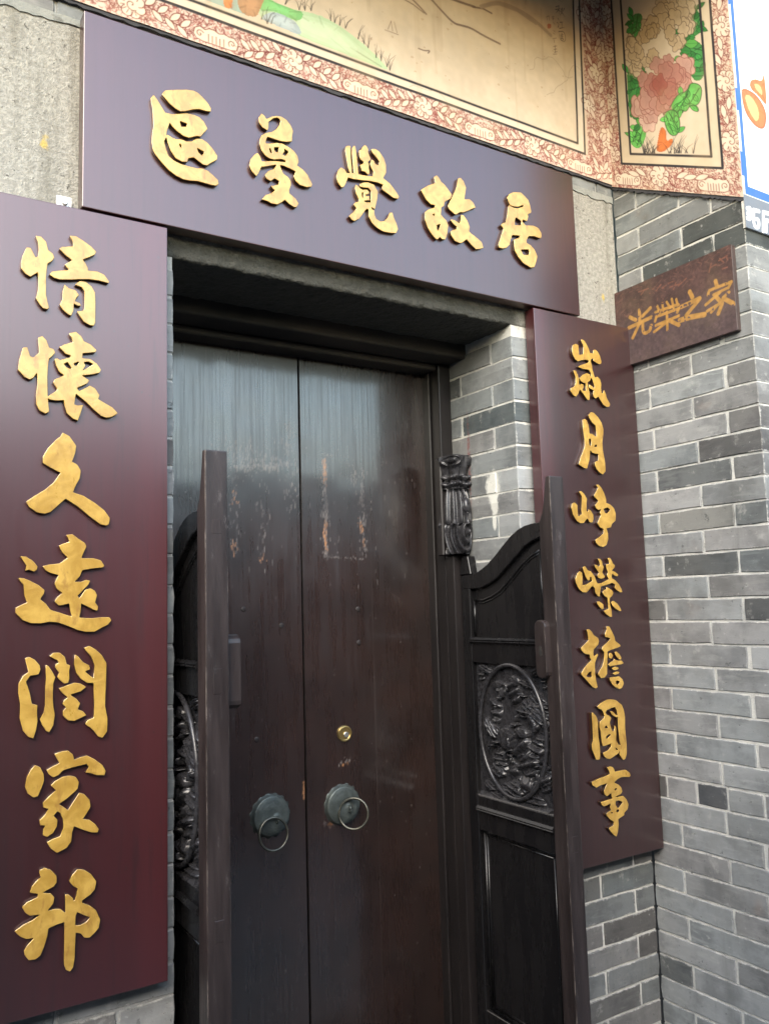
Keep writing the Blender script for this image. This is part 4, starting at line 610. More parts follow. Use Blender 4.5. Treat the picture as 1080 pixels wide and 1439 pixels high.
PAINT['river'] = '''p|teal|0|-1445,1525 -1268,1595 -1275,1512 -1312,1508 -1370,1508 -1415,1506
p|hill|0|-1269,1584 -1236,1570 -1180,1572 -1099,1589 -1033,1579 -985,1562 -941,1543 -904,1521 -875,1499 -993,1502 -1147,1504 -1226,1514 -1275,1512
p|hillb|0|-1269,1579 -1225,1574 -1180,1572 -1140,1578 -1158,1543 -1209,1545 -1236,1548 -1272,1533
p|rock|0|-1272,1512 -1236,1547 -1192,1547 -1161,1539 -1147,1506 -1215,1511
p|brown|0|-1330,1560 -1247,1593 -1266,1542 -1278,1511 -1312,1507 -1327,1519
p|orange|0|-1369,1545 -1341,1556 -1343,1510 -1364,1505
l|ink|3|-1248,1507 -1250,1537 -1244,1556
l|ink|3|-1248,1508 -1237,1537 -1225,1546
l|ink|3|-1249,1511 -1261,1528
l|ink|3|-1237,1511 -1231,1531 -1223,1539
l|ink|3|-1264,1513 -1258,1539
l|ink|2|-1197,1579 -1188,1601 -1172,1619
l|ink|2|-1197,1579 -1188,1603 -1172,1623
l|ink|2|-1197,1579 -1193,1594 -1185,1606
l|ink|2|-1197,1579 -1188,1593 -1172,1605
l|ink|2|-1157,1579 -1160,1594 -1166,1603
l|ink|2|-1157,1579 -1152,1594 -1141,1607
l|ink|2|-1157,1579 -1150,1606 -1137,1628
l|ink|2|-1157,1579 -1162,1596 -1171,1605
l|ink|2|-1140,1584 -1147,1597 -1161,1603
l|ink|2|-1140,1584 -1146,1606 -1159,1618
l|ink|2|-1140,1584 -1140,1609 -1140,1625
l|ink|2|-1140,1584 -1134,1610 -1123,1629
l|ink|2|-1122,1590 -1127,1599 -1136,1603
l|ink|2|-1122,1590 -1120,1604 -1115,1614
l|ink|2|-1122,1590 -1117,1608 -1108,1622
l|ink|2|-1122,1590 -1121,1615 -1118,1632
l|ink|2|-1063,1584 -1062,1596 -1060,1605
l|ink|2|-1063,1584 -1068,1601 -1078,1609
l|ink|2|-1063,1584 -1062,1604 -1059,1619
l|ink|2|-1063,1584 -1064,1604 -1065,1617
l|ink|2|-1051,1583 -1052,1602 -1054,1615
l|ink|2|-1051,1583 -1046,1598 -1035,1610
l|ink|2|-1051,1583 -1052,1600 -1055,1611
l|ink|2|-1051,1583 -1047,1598 -1039,1611
l|ink|2|-1036,1581 -1034,1602 -1031,1616
l|ink|2|-1036,1581 -1028,1600 -1013,1616
l|ink|2|-1036,1581 -1033,1595 -1027,1607
l|ink|2|-1036,1581 -1035,1594 -1034,1604
l|ink|2|-1018,1579 -1009,1599 -994,1616
l|ink|2|-1018,1579 -1011,1598 -998,1614
l|ink|2|-1018,1579 -1010,1599 -994,1616
l|ink|2|-1018,1579 -1020,1597 -1024,1609
l|ink|2|-979,1562 -971,1588 -957,1609
l|ink|2|-979,1562 -976,1574 -971,1584
l|ink|2|-979,1562 -976,1577 -971,1588
l|ink|2|-979,1562 -973,1588 -963,1608
l|ink|2|-960,1554 -958,1574 -956,1589
l|ink|2|-960,1554 -967,1570 -980,1578
l|ink|2|-960,1554 -965,1572 -976,1581
l|ink|2|-960,1554 -961,1576 -964,1590
l|ink|2|-948,1547 -955,1556 -969,1560
l|ink|2|-948,1547 -943,1567 -935,1582
l|ink|2|-948,1547 -945,1571 -940,1589
l|ink|2|-948,1547 -946,1570 -945,1586
l|ink|2|-923,1526 -921,1552 -919,1570
l|ink|2|-923,1526 -919,1541 -911,1552
l|ink|2|-923,1526 -924,1550 -927,1565
l|ink|2|-923,1526 -924,1539 -928,1547
l|ink|2|-907,1523 -906,1540 -905,1552
l|ink|2|-907,1523 -903,1542 -897,1555
l|ink|2|-907,1523 -910,1539 -917,1548
l|ink|2|-907,1523 -907,1548 -908,1564
l|ink|2|-888,1512 -877,1536 -858,1556
l|ink|2|-888,1512 -894,1532 -907,1542
l|ink|2|-888,1512 -883,1537 -875,1556
l|ink|2|-888,1512 -890,1523 -893,1529
l|ink|2|-879,1504 -875,1517 -869,1528
l|ink|2|-879,1504 -872,1529 -861,1548
l|ink|2|-879,1504 -879,1529 -880,1546
l|ink|2|-879,1504 -883,1527 -893,1541
l|sepia|2|-891,1620 -847,1621
l|sepia|2|-881,1626 -870,1654
l|sepia|2|-870,1654 -866,1626
l|sepia|2|-860,1655 -851,1625
l|sepia|7|-730,1778 -693,1755 -648,1729 -617,1734 -581,1739 -537,1732 -471,1728
l|sepia|6|-797,1751 -769,1736 -747,1722
l|sepia|4|-841,1741 -791,1734 -755,1722
l|sepia|8|-660,1805 -613,1809 -565,1814
l|sepia|4|-778,1605 -756,1605 -737,1613 -745,1602
l|sepia|6|-573,1811 -532,1821 -499,1818
l|wash|13|-540,1824 -472,1865 -395,1872 -325,1863 -255,1834
l|wash|9|-464,1860 -395,1866 -317,1851
l|ink|3|-223,1945 -208,1955
l|ink|3|-211,1953 -210,1925
l|ink|3|-226,1934 -204,1946
l|ink|3|-213,1938 -224,1923
l|ink|3|-208,1937 -202,1935
l|ink|3|-201,1946 -198,1937
l|ink|3|-186,1953 -193,1940
l|ink|3|-195,1951 -199,1933 -207,1921
l|ink|3|-199,1936 -185,1924
l|ink|3|-217,1906 -213,1902
l|ink|3|-222,1890 -216,1889
l|ink|3|-220,1874 -214,1888
l|ink|3|-209,1896 -195,1902
l|ink|3|-201,1899 -201,1879
l|ink|3|-213,1873 -190,1885
l|ink|3|-218,1860 -191,1871 -187,1835 -213,1829 -218,1860
l|ink|3|-210,1850 -197,1857
l|ink|3|-204,1859 -203,1843
l|ink|3|-210,1844 -198,1850
l|ink|3|-210,1838 -198,1844 -198,1837 -209,1833 -210,1838
l|sepia|2|-268,1893 -266,1882
l|sepia|2|-268,1893 -257,1900
l|sepia|2|-257,1900 -257,1885
l|sepia|2|-244,1901 -234,1906
l|sepia|2|-240,1906 -240,1892
l|sepia|2|-243,1895 -235,1899
l|sepia|2|-240,1885 -234,1879
l|sepia|2|-241,1856 -235,1852
l|sepia|2|-243,1846 -235,1844
l|sepia|2|-246,1825 -230,1833
l|sepia|2|-241,1823 -240,1814
l|sepia|2|-245,1798 -230,1806
l|sepia|2|-238,1805 -238,1780
l|sepia|2|-244,1788 -231,1795
l|sepia|2|-243,1779 -230,1786
l|sepia|2|-248,1771 -232,1777
p|seal|0|-268,1868 -250,1877 -250,1859 -268,1851'''
PAINT['peony_back'] = '''p|g|0|135,600 174,600 175,574 166,536 104,519 125,543 138,558
p|g|0|100,418 180,407 168,372 149,306 135,280 101,229 99,281 101,355
p|g2|0|125,224 170,198 135,131 98,146 97,177
p|g|0|349,587 374,608 387,514 370,501 344,494 339,539
p|g|0|311,478 344,491 384,475 387,417 380,360 348,352 335,387 351,449 325,461
l|gd|3|113,518 146,541 159,597
l|gd|3|104,397 176,397
l|gd|3|102,365 169,382
l|gd|3|106,334 158,352
l|gd|3|106,292 147,321
l|gd|3|102,250 135,286
l|gd|3|122,146 150,203
l|gd|3|108,162 136,213
l|gd|3|342,504 378,593
l|gd|3|349,498 382,553
l|gd|3|321,472 382,451
l|gd|3|346,420 385,427
l|gd|3|344,396 383,398
l|gd|3|339,372 380,370
l|gd|3|356,454 388,465'''
PAINT['peony_front'] = '''p|g2|0|254,272 288,318 320,322 333,353 373,341 365,294 347,275 327,280 312,256 294,267 277,257
p|g2|0|231,255 273,272 291,227 278,183 250,181 233,213
p|or|0|216,213 236,203 233,158 255,176 260,159 224,127 193,127 201,158
l|gd|3|239,248 261,188
l|gd|3|250,258 279,203
l|gd|3|267,267 313,305 332,343
l|gd|3|295,276 322,315
l|gd|3|327,285 362,332
l|gd|3|231,255 273,272 291,227 278,183 250,181 233,213 231,255
l|gd|3|254,272 288,318 320,322 333,353 373,341 365,294 347,275 327,280 312,256 294,267 277,257
l|ink|3|307,127 300,142 287,152
l|ink|3|147,122 140,148 126,165
l|ink|3|284,126 290,150 298,165
l|ink|3|278,126 271,135 260,140
l|ink|3|259,125 269,146 283,161
l|ink|3|167,123 163,149 156,166
l|ink|3|163,123 163,159 160,183
l|ink|3|178,123 189,135 204,143
l|ink|3|180,123 195,142 216,154
l|ink|3|298,126 310,145 328,157
l|ink|3|327,127 336,157 348,178
l|ink|3|276,126 283,161 292,184
l|ink|3|245,125 258,163 276,189
l|ink|3|240,125 232,145 219,158
l|ink|3|325,127 325,138 324,146
l|ink|3|260,125 261,158 259,181
l|ink|3|248,125 248,140 247,149
l|ink|3|187,123 184,137 177,147
l|ink|3|146,122 148,146 149,161
l|ink|3|179,123 183,139 189,150
l|ink|3|153,122 151,148 146,165
l|ink|3|152,122 167,150 188,169
l|ink|3|186,123 192,138 201,148
l|ink|3|148,122 156,146 165,162
l|ink|3|152,122 168,156 191,178
l|ink|3|284,126 280,138 274,146
l|ink|3|161,123 173,138 190,148
l|ink|3|160,123 154,134 145,142
l|ink|3|189,123 183,148 172,164
l|ink|3|173,123 168,144 160,157
l|ink|3|159,123 153,141 143,153
l|ink|3|271,126 263,140 250,149
l|ink|3|275,126 280,139 288,148
l|ink|3|147,122 155,142 165,156
l|ink|3|267,126 281,160 301,184
l|ink|3|280,126 276,147 269,161
l|ink|3|273,126 288,160 308,182
l|ink|3|327,127 335,162 345,185
l|ink|3|304,127 296,138 284,146
l|ink|3|153,122 145,145 133,160
l|ink|3|177,123 183,140 192,151
l|ink|3|149,122 143,149 133,167
l|ink|3|263,125 275,141 292,151
l|ink|3|183,123 175,155 163,177
l|ink|3|174,123 168,136 159,145
l|ink|3|240,125 250,136 265,143'''
PAINT['pier'] = '''p|gour|0|25,1472 39,1483 68,1483 93,1480 125,1459 137,1430 125,1390 102,1379 72,1383 38,1405 25,1439
p|gour|0|66,1515 96,1533 130,1534 140,1565 146,1536 143,1462 126,1468 102,1483 67,1491
p|gourl|0|38,1465 67,1471 94,1450 103,1419 86,1392 59,1412 42,1439
p|gourl|0|89,1517 120,1519 129,1488 108,1493 92,1502
l|gourd|5|25,1472 39,1483 68,1483 93,1480 125,1459 137,1430 125,1390 102,1379 72,1383 38,1405 25,1439 25,1472
l|inkl|3|36,1563 57,1598 79,1608 74,1582 51,1567
l|inkl|3|62,1566 94,1538
l|inkl|3|126,1639 160,1631
l|inkl|3|151,1631 156,1581
l|inkl|3|87,1316 102,1350 145,1392
l|inkl|3|110,1344 149,1381
l|inkl|3|52,1266 76,1259 100,1270
l|inkl|3|103,1258 130,1268
l|inkl|3|116,1593 156,1599
l|inkl|3|57,1595 73,1587
l|fret|11|6,1112 24,1119 19,1083 3,1083
l|fret|11|6,1097 20,1102
l|fret|11|36,1115 30,1065 55,1066 58,1091 46,1090
l|fret|11|36,1115 61,1117
l|fret|11|82,1119 74,1060
l|fret|11|82,1119 111,1121
l|fret|11|92,1097 88,1063
l|fret|11|92,1097 110,1098'''
PAINT['plaque'] = '''l|gold|12|99,932 98,889
l|gold|12|60,921 82,905
l|gold|11|142,925 109,909
l|gold|12|53,888 143,895
l|gold|11|96,890 66,851
l|gold|11|109,888 107,852 133,852 141,869
l|gold|8|159,906 246,902
l|gold|8|168,923 177,899
l|gold|8|188,925 189,901
l|gold|8|204,924 215,902
l|gold|8|223,927 228,898
l|gold|8|239,921 243,901
l|gold|9|161,891 246,890
l|gold|9|162,890 156,878
l|gold|9|246,890 240,880
l|gold|9|158,864 244,868
l|gold|9|202,893 200,837
l|gold|9|197,861 150,846
l|gold|12|208,865 242,840
l|gold|6|174,907 238,905
l|gold|13|288,928 296,908
l|gold|13|254,892 320,897
l|gold|12|320,895 270,861
l|gold|16|247,853 286,851 332,844
l|gold|12|377,930 380,913
l|gold|9|353,909 349,897
l|gold|9|353,909 427,910
l|gold|9|427,910 416,896
l|gold|8|367,892 410,896
l|gold|9|389,892 339,871
l|gold|12|376,882 393,858 378,832
l|gold|9|386,860 342,851
l|gold|8|391,866 355,843
l|gold|9|417,883 398,874
l|gold|13|398,871 429,845
l|faint|4|100,991 139,989
l|faint|4|109,979 125,990
l|faint|4|143,972 158,983
l|faint|4|167,972 187,985
l|faint|4|191,972 206,976
l|faint|4|215,979 238,979
l|faint|4|219,966 260,963
l|faint|4|232,954 242,973
l|faint|4|250,959 279,972
l|faint|4|392,985 421,989
l|faint|4|358,963 367,986
l|faint|4|366,975 383,977
l|faint|4|402,957 418,956
l|faint|4|417,990 420,978
l|faint|4|396,990 407,975'''
FLOWERS = [('cream', [(180, 600), (268, 624), (354, 626), (345, 538), (333, 490), (278, 476), (231, 439), (171, 403), (129, 406), (110, 470), (107, 513), (169, 538)]), ('pink', [(182, 397), (225, 435), (278, 471), (321, 467), (351, 449), (339, 372), (320, 324), (263, 277), (199, 243), (144, 203), (119, 234), (152, 311), (162, 362)])]

# ------------------------------------------------------------------ 2D painter for the frescoes and the plaque
class Canvas:
    def __init__(s, u0, u1, v0, v1, pitch, col):
        s.u0, s.v0, s.p = u0, v0, pitch
        s.W = int(round((u1 - u0) / pitch)) + 1
        s.H = int(round((v1 - v0) / pitch)) + 1
        s.a = np.empty((s.H, s.W, 3)); s.a[:] = col
    def win(s, pts, m):
        p = np.asarray(pts, float)
        i0 = max(0, int((p[:, 0].min() - m - s.u0) / s.p)); i1 = min(s.W, int((p[:, 0].max() + m - s.u0) / s.p) + 2)
        j0 = max(0, int((p[:, 1].min() - m - s.v0) / s.p)); j1 = min(s.H, int((p[:, 1].max() + m - s.v0) / s.p) + 2)
        if i1 <= i0 or j1 <= j0:
            return None
        U, V = np.meshgrid(s.u0 + np.arange(i0, i1) * s.p, s.v0 + np.arange(j0, j1) * s.p)
        return p, slice(j0, j1), slice(i0, i1), U, V
    def blend(s, js, is_, cov, col):
        s.a[js, is_] += (np.asarray(col) - s.a[js, is_]) * cov[..., None]
    def poly(s, pts, col, alpha=1.0, smooth=0):
        for k in range(smooth):
            p = np.asarray(pts, float); q = np.roll(p, -1, 0)
            pts = np.stack([p * .75 + q * .25, p * .25 + q * .75], 1).reshape(-1, 2)
        w = s.win(pts, 0)
        if w is None: return
        p, js, is_, U, V = w
        m = np.zeros(U.shape, bool)
        for (x0, y0), (x1, y1) in zip(p, np.roll(p, -1, 0)):
            if y0 == y1: continue
            c = ((y0 <= V) != (y1 <= V)) & (U < x0 + (V - y0) / (y1 - y0) * (x1 - x0))
            m ^= c
        s.blend(js, is_, m * alpha, col)
    def line(s, pts, w_, col, alpha=1.0, taper=False):
        w = s.win(pts, w_)
        if w is None: return
        p, js, is_, U, V = w
        cov = np.zeros(U.shape)
        n = max(1, len(p) - 1)
        for i, ((x0, y0), (x1, y1)) in enumerate(zip(p[:-1], p[1:])):
            dx, dy = x1 - x0, y1 - y0
            t = np.clip(((U - x0) * dx + (V - y0) * dy) / (dx * dx + dy * dy + 1e-12), 0, 1)
            d = np.hypot(U - x0 - t * dx, V - y0 - t * dy)
            hw = w_ / 2 * (1 - 0.8 * (i + t) / n) if taper else w_ / 2
            cov = np.maximum(cov, np.clip((hw - d) / s.p + 0.5, 0, 1))
        s.blend(js, is_, cov * alpha, col)
    def closed(s, pts, w_, col, alpha=1.0):
        s.line(list(pts) + [pts[0]], w_, col, alpha)

def rot(p, c, ang):
    ca, sa = math.cos(ang), math.sin(ang)
    return [(c[0] + x * ca - y * sa, c[1] + x * sa + y * ca) for x, y in p]

CREAM = lin((0.88, 0.82, 0.72)); CREAM2 = lin((0.86, 0.78, 0.69)); INK = lin((0.15, 0.14, 0.16)); RED = lin((0.46, 0.17, 0.15))
REDL = lin((0.62, 0.33, 0.29)); PAINTCOL = {
    'teal': lin((.62, .72, .66)), 'hill': lin((.72, .82, .64)), 'hillb': lin((.48, .74, .44)), 'rock': lin((.66, .72, .72)), 'brown': lin((.70, .52, .36)),
    'orange': lin((.86, .50, .25)), 'ink': INK, 'inkl': lin((.55, .55, .55)), 'sepia': lin((.45, .36, .30)), 'wash': lin((.66, .58, .48)), 'seal': lin((.72, .42, .30)),
    'g': lin((.20, .52, .23)), 'g2': lin((.36, .68, .30)), 'gd': lin((.08, .27, .10)), 'or': lin((.78, .42, .17)), 'gour': lin((.82, .36, .17)), 'gourl': lin((.92, .62, .42)),
    'gourd': lin((.70, .28, .14)), 'fret': lin((.90, .90, .90)), 'gold': lin((.62, .46, .22)), 'faint': lin((.42, .27, .22))}

def leafp(c, p, ang, L, w, fill, edge, ew=0.0022):
    pts = [(L * t, w * math.sin(math.pi * t) ** 0.8 * sg) for sg, ts in ((1, np.linspace(0, 1, 8)), (-1, np.linspace(1, 0, 8))) for t in ts]
    q = rot(pts, p, ang)
    c.poly(q, fill); c.closed(q, ew, edge)

def blossom(c, p, r, ang, fill=CREAM, edge=RED, ew=0.0024, n=7):
    for k in range(n):
        a = ang + 2 * math.pi * k / n
        pc_ = (p[0] + 0.62 * r * math.cos(a), p[1] + 0.62 * r * math.sin(a))
        q = [(pc_[0] + 0.40 * r * math.cos(t), pc_[1] + 0.40 * r * math.sin(t)) for t in np.linspace(0, 2 * math.pi, 14)[:-1]]
        c.poly(q, fill); c.closed(q, ew, edge)
    q = [(p[0] + 0.5 * r * math.cos(t), p[1] + 0.5 * r * math.sin(t)) for t in np.linspace(0, 2 * math.pi, 16)[:-1]]
    c.poly(q, fill)
    sp = [(p[0] + 0.07 * r * t * math.cos(t + ang), p[1] + 0.07 * r * t * math.sin(t + ang)) for t in np.linspace(0.5, 6.6, 18)]
    c.line(sp, ew, edge)
    for k in range(9):
        a = ang + math.pi * (0.9 + 0.14 * k)
        c.line([(p[0] + 0.5 * r * math.cos(a), p[1] + 0.5 * r * math.sin(a)), (p[0] + 0.8 * r * math.cos(a), p[1] + 0.8 * r * math.sin(a))], ew * 0.8, edge)

def cloudp(c, p, ang, L, h, fill=CREAM, edge=RED, ew=0.0024):
    top = [(-L / 2, -h * .1), (-L * .47, h * .25), (-L * .36, h * .42), (-L * .25, h * .30), (-L * .16, h * .44), (-L * .04, h * .46), (L * .06, h * .34), (L * .18, h * .44), (L * .30, h * .36), (L * .42, h * .40), (L * .5, h * .1), (L * .46, -h * .32), (L * .33, -h * .42), (-L * .30, -h * .42), (-L * .44, -h * .34)]
    q = rot(top, p, ang)
    c.poly(q, fill); c.closed(q, ew, edge)
    for sx in (-1, 1):
        s = [(sx * (L * .36) + 0.030 * h * t * math.cos(t * sx + 2.2), -h * .02 + 0.030 * h * t * math.sin(t * sx + 2.2)) for t in np.linspace(1, 8, 16)]
        c.line(rot(s, p, ang), ew, edge)
    for k in range(5):
        x = (-.17 + .085 * k) * L
        c.line(rot([(x, -h * .34), (x, h * (.10 - .05 * (k % 2)))], p, ang), ew, edge)

def squiggles(c, pa, pb, wid, dens, colr=RED):
    """short brush curls between the motifs of an ornament band running pa->pb"""
    dx, dy = pb[0] - pa[0], pb[1] - pa[1]
    L = math.hypot(dx, dy); a = math.atan2(dy, dx)
    for k in range(int(dens * L * wid)):
        t = RNG.uniform(0, L); s = RNG.uniform(-.47, .47) * wid
        c0 = (pa[0] + t * math.cos(a) - s * math.sin(a), pa[1] + t * math.sin(a) + s * math.cos(a))
        b = RNG.uniform(0, 6.28); r = RNG.uniform(.003, .0065); e = RNG.uniform(1.2, 3.4)
        q = [(c0[0] + r * math.cos(b + e * i / 4), c0[1] + r * math.sin(b + e * i / 4)) for i in range(5)]
        c.line(q, RNG.uniform(.0014, .0026), RED if RNG.rand() < .6 else REDL, 0.85)

def band(c, pa, pb, wid, phase, period=0.41):
    dx, dy = pb[0] - pa[0], pb[1] - pa[1]
    L = math.hypot(dx, dy); a = math.atan2(dy, dx)
    f = lambda t, s: (pa[0] + t * math.cos(a) - s * math.sin(a), pa[1] + t * math.sin(a) + s * math.cos(a))
    squiggles(c, pa, pb, wid, 27000)
    k = -1
    while (phase + k * period) < L + .2:
        t = phase + k * period
        k += 1
        if t > -.1:
            cloudp(c, f(t, -wid * .16), a, .115, wid * .60)
        tf = t + period / 2
        for sg in (-1, 1):
            st = [f(tf + sg * (.03 + .085 * q), wid * (.16 - .34 * q)) for q in np.linspace(0, 1, 6)]
            c.line(st, .003, RED)
            for q, up in ((.0, 1), (.2, -1), (.35, 1), (.55, -1), (.7, 1), (.9, -1), (1.0, 1)):
                p0 = f(tf + sg * (.03 + .085 * q), wid * (.16 - .34 * q))
                ang = a + (0 if sg > 0 else math.pi) + sg * up * .75
                leafp(c, p0, ang, wid * .52, wid * .11, CREAM, RED, .0026)
        blossom(c, f(tf, 0), wid * .46, a - 1.2)

def draw(c, key):
    for ln in PAINT[key].split('\n'):
        k, col, w, pts = ln.split('|')
        p = [tuple(int(v) / 1000 for v in q.split(',')) for q in pts.split()]
        if k == 'p':
            c.poly(p, PAINTCOL[col], .96, 3)
            if col in ('g', 'g2', 'hill', 'hillb', 'rock', 'brown', 'or', 'orange', 'gour'):     # wet-brush shading inside the shape
                q = np.asarray(p, float); m = q.mean(0)
                for f, a in ((.86, .20), (.66, .22), (.42, .22)):
                    off = RNG.uniform(-.004, .004, 2)
                    c.poly(m + off + (q - m) * f * RNG.uniform(.85, 1.1, (len(q), 1)), np.minimum(.85, np.array(PAINTCOL[col]) * 1.55 + .01), a, 3)
                for k in range(9 if col in ('g', 'g2') else 0):          # leaflets over the mass
                    a0 = m + (q[RNG.randint(len(q))] - m) * RNG.uniform(.25, .8); aa = RNG.uniform(0, 6.28)
                    leafp(c, a0, aa, RNG.uniform(.022, .040), RNG.uniform(.006, .010), np.array(PAINTCOL[col]) * RNG.uniform(.7, 1.7), PAINTCOL['gd'], .0018)
                    c.line([a0, (a0[0] + .025 * math.cos(aa), a0[1] + .025 * math.sin(aa))], .0014, PAINTCOL['gd'], .6)
                for k in range(14):
                    i_ = RNG.randint(len(q)); a0 = q[i_] * .85 + m * .15
                    c.line([a0, a0 + (m - a0) * RNG.uniform(.3, .7) + RNG.normal(0, .004, 2)], RNG.uniform(.002, .005), np.array(PAINTCOL[col]) * .6, .30)
        else:
            if len(p) > 3:
                for _ in range(2):
                    p = [p[0]] + [((a[0] * f + b[0] * (1 - f)), (a[1] * f + b[1] * (1 - f))) for a, b in zip(p[:-1], p[1:]) for f in (.75, .25)] + [p[-1]]
            c.line(p, int(w) / 1000, PAINTCOL[col], 0.9, taper=(col == 'ink' and int(w) <= 3))

def mottling(c, amt, scale):
    H, W = c.a.shape[:2]
    g = RNG.rand(int(H * c.p * scale) + 3, int(W * c.p * scale) + 3)
    y = np.linspace(0, g.shape[0] - 1.001, H); x = np.linspace(0, g.shape[1] - 1.001, W)
    yi, xi = y.astype(int), x.astype(int); yf, xf = (y - yi)[:, None], (x - xi)[None, :]
    yf = yf * yf * (3 - 2 * yf); xf = xf * xf * (3 - 2 * xf)
    v = (g[yi][:, xi] * (1 - yf) + g[yi + 1][:, xi] * yf) * (1 - xf) + (g[yi][:, xi + 1] * (1 - yf) + g[yi + 1][:, xi + 1] * yf) * xf
    return (v - .5) * amt

# ------------------------------------------------------------------ bricks
H_COURSE = 0.066
KZ = 0.7484
_brick_cache = {}

def brick_mesh(L, H, D, var):
    """front face towards -Y, centred on its face; wobbly arrises, chipped corners"""
    key = (round(L, 3), round(H, 3), round(D, 3), var)
    if key in _brick_cache:
        return _brick_cache[key]
    r = random.Random(hash(key) & 0xffff)
    nx = max(2, int(L / 0.06)); pts = []
    j = lambda s=0.0016: r.uniform(-s, s)
    hx, hz = L / 2, H / 2
    for i in range(nx + 1): pts.append((-hx + L * i / nx + (0.0016 if i == 0 else -0.0016 if i == nx else 0), -hz + j()))
    pts.append((hx + j(), j() * 4))
    for i in range(nx + 1): pts.append((hx - L * i / nx + (-0.0016 if i == 0 else 0.0016 if i == nx else 0), hz + j()))
    pts.append((-hx + j(), j() * 4))
    n = len(pts)
    b = 0.0022
    V = []
    for x, z in pts: V.append((x - b * (1 if x > hx - .01 else -1 if x < -hx + .01 else 0), j(.0006), z - b * (1 if z > 0 else -1)))
    for x, z in pts: V.append((x, b * 1.2, z))
    for x, z in pts: V.append((x, D, z))
    F = [list(range(n))]
    for i in range(n):
        k = (i + 1) % n
        F.append((i, n + i, n + k, k)); F.append((n + i, 2 * n + i, 2 * n + k, n + k))
    me = mesh_from('brick', V, F, M['brick'])
    _brick_cache[key] = me
    return me

def tone(bias=0.0, p_dark=0.22):
    p_dark *= 0.6
    g = random.gauss(0.232, 0.024) + bias
    if random.random() < p_dark:
        g = random.uniform(0.08, 0.13)
    w = random.uniform(-.012, .008)
    return (max(.03, g * .985 + w), max(.03, g * 1.01), max(.03, g * 0.995 - w * .4), 1)

def add_brick(parent, org, facing, a0, a1, z0, z1, depth, col, plane, name='brick'):
    """a brick on a wall: facing '-y' (a = x) or '-x' (a = y); plane = coordinate of its face"""
    me = brick_mesh(round(a1 - a0, 3), round(z1 - z0, 3), depth, random.randrange(3))
    o = bpy.data.objects.new(name, me)
    COL.objects.link(o)
    o.parent = parent
    j = random.uniform(-.0009, .0007)
    if facing == '-y':
        loc = Vector(((a0 + a1) / 2, plane + j, (z0 + z1) / 2)); rz = 0
    else:
        loc = Vector((plane + j, (a0 + a1) / 2, (z0 + z1) / 2)); rz = -math.pi / 2
    o.location = loc - Vector(org)
    o.rotation_euler = (0, random.uniform(-.004, .004), rz)
    o.color = col
    return o

GZ = -1.62                       # ground level
# ------------------------------------------------------------------ ground
g = box('pavement', -40, 40, -40, 3, GZ - .2, GZ, M['paving'], bevel=0)
tag(g, kind='structure')
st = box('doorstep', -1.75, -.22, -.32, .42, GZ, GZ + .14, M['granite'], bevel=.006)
tag(st, 'worn granite doorstep in front of the dark double door', 'step')

# ------------------------------------------------------------------ front wall
JT = 0.0050
FO = (-1.0, 0.0, GZ)
fw = thing('front_wall', FO, 'front wall of grey brick and granite around the dark doorway', 'wall', kind='thing')
OPL, OPR = -1.488, -.472          # door opening
box('mortar_bed', OPR + .003, -.0055, .003, .45, GZ, .845, M['mortar'], fw, 0)
box('mortar_bed', -3.2, OPL - .003, .003, .45, GZ, .845, M['mortar_grey'], fw, 0)
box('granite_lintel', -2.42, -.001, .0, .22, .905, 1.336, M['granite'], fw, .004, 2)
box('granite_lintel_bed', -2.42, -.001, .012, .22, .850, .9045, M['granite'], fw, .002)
def frac(shape, r, octs):
    out = np.zeros(shape)
    for sc, am in octs:
        g_ = r.rand(int(shape[0] / sc) + 3, int(shape[1] / sc) + 3)
        y_ = np.linspace(0, shape[0] / sc, shape[0]); x_ = np.linspace(0, shape[1] / sc, shape[1])
        yi, xi = y_.astype(int), x_.astype(int); yf, xf = (y_ - yi)[:, None], (x_ - xi)[None, :]
        out += am * ((g_[yi][:, xi] * (1 - yf) + g_[yi + 1][:, xi] * yf) * (1 - xf) + (g_[yi][:, xi + 1] * (1 - yf) + g_[yi + 1][:, xi + 1] * yf) * xf - .5)
    return out
pr = [(0.0, .9055)] + [(-.001, .905 - .0025 * i) for i in range(1, 22)]            # (y, z) down the face, round the worn arris, back under
for a_ in np.linspace(0, math.pi / 2, 7)[1:]: pr.append((.008 - .009 * math.cos(a_), .852 - .009 * math.sin(a_)))
pr += [(.010 + .004 * i, .843) for i in range(1, 54)]
pr = np.array(pr); nx_ = 760
rough = frac((len(pr), nx_), RNG, ((14, .0035), (5, .0035), (2, .0030), (1, .0012)))
fade = np.clip(np.arange(len(pr)) / 6, 0, 1)[:, None]
nrm = np.gradient(pr, axis=0); nrm = np.stack([nrm[:, 1], -nrm[:, 0]], 1); nrm /= np.linalg.norm(nrm, axis=1)[:, None] + 1e-9
xs_ = np.linspace(-2.42, -.0015, nx_)
off = (rough * fade)[..., None] * nrm[:, None, :] 
P = np.zeros((len(pr), nx_, 3)); P[..., 0] = xs_; P[..., 1] = pr[:, None, 0] + off[..., 0]; P[..., 2] = pr[:, None, 1] + off[..., 1]
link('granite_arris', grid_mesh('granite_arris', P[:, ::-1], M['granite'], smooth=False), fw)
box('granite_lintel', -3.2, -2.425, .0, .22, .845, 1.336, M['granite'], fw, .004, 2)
box('wall_core', -3.2, .3, .222, .5, .85, 2.5, M['cement'], fw, 0)
box('wall_core', -3.2, -.001, .004, .222, 1.337, 2.2, M['mortar_grey'], fw, 0)
joint_shade = box('joint_shade', -.0054, .030, .014, .03, GZ, .845, mat_simple('dark_line', (.045, .045, .05), .85), fw, 0)  # dark backing strip, paints the crevice's shade into the corner joint
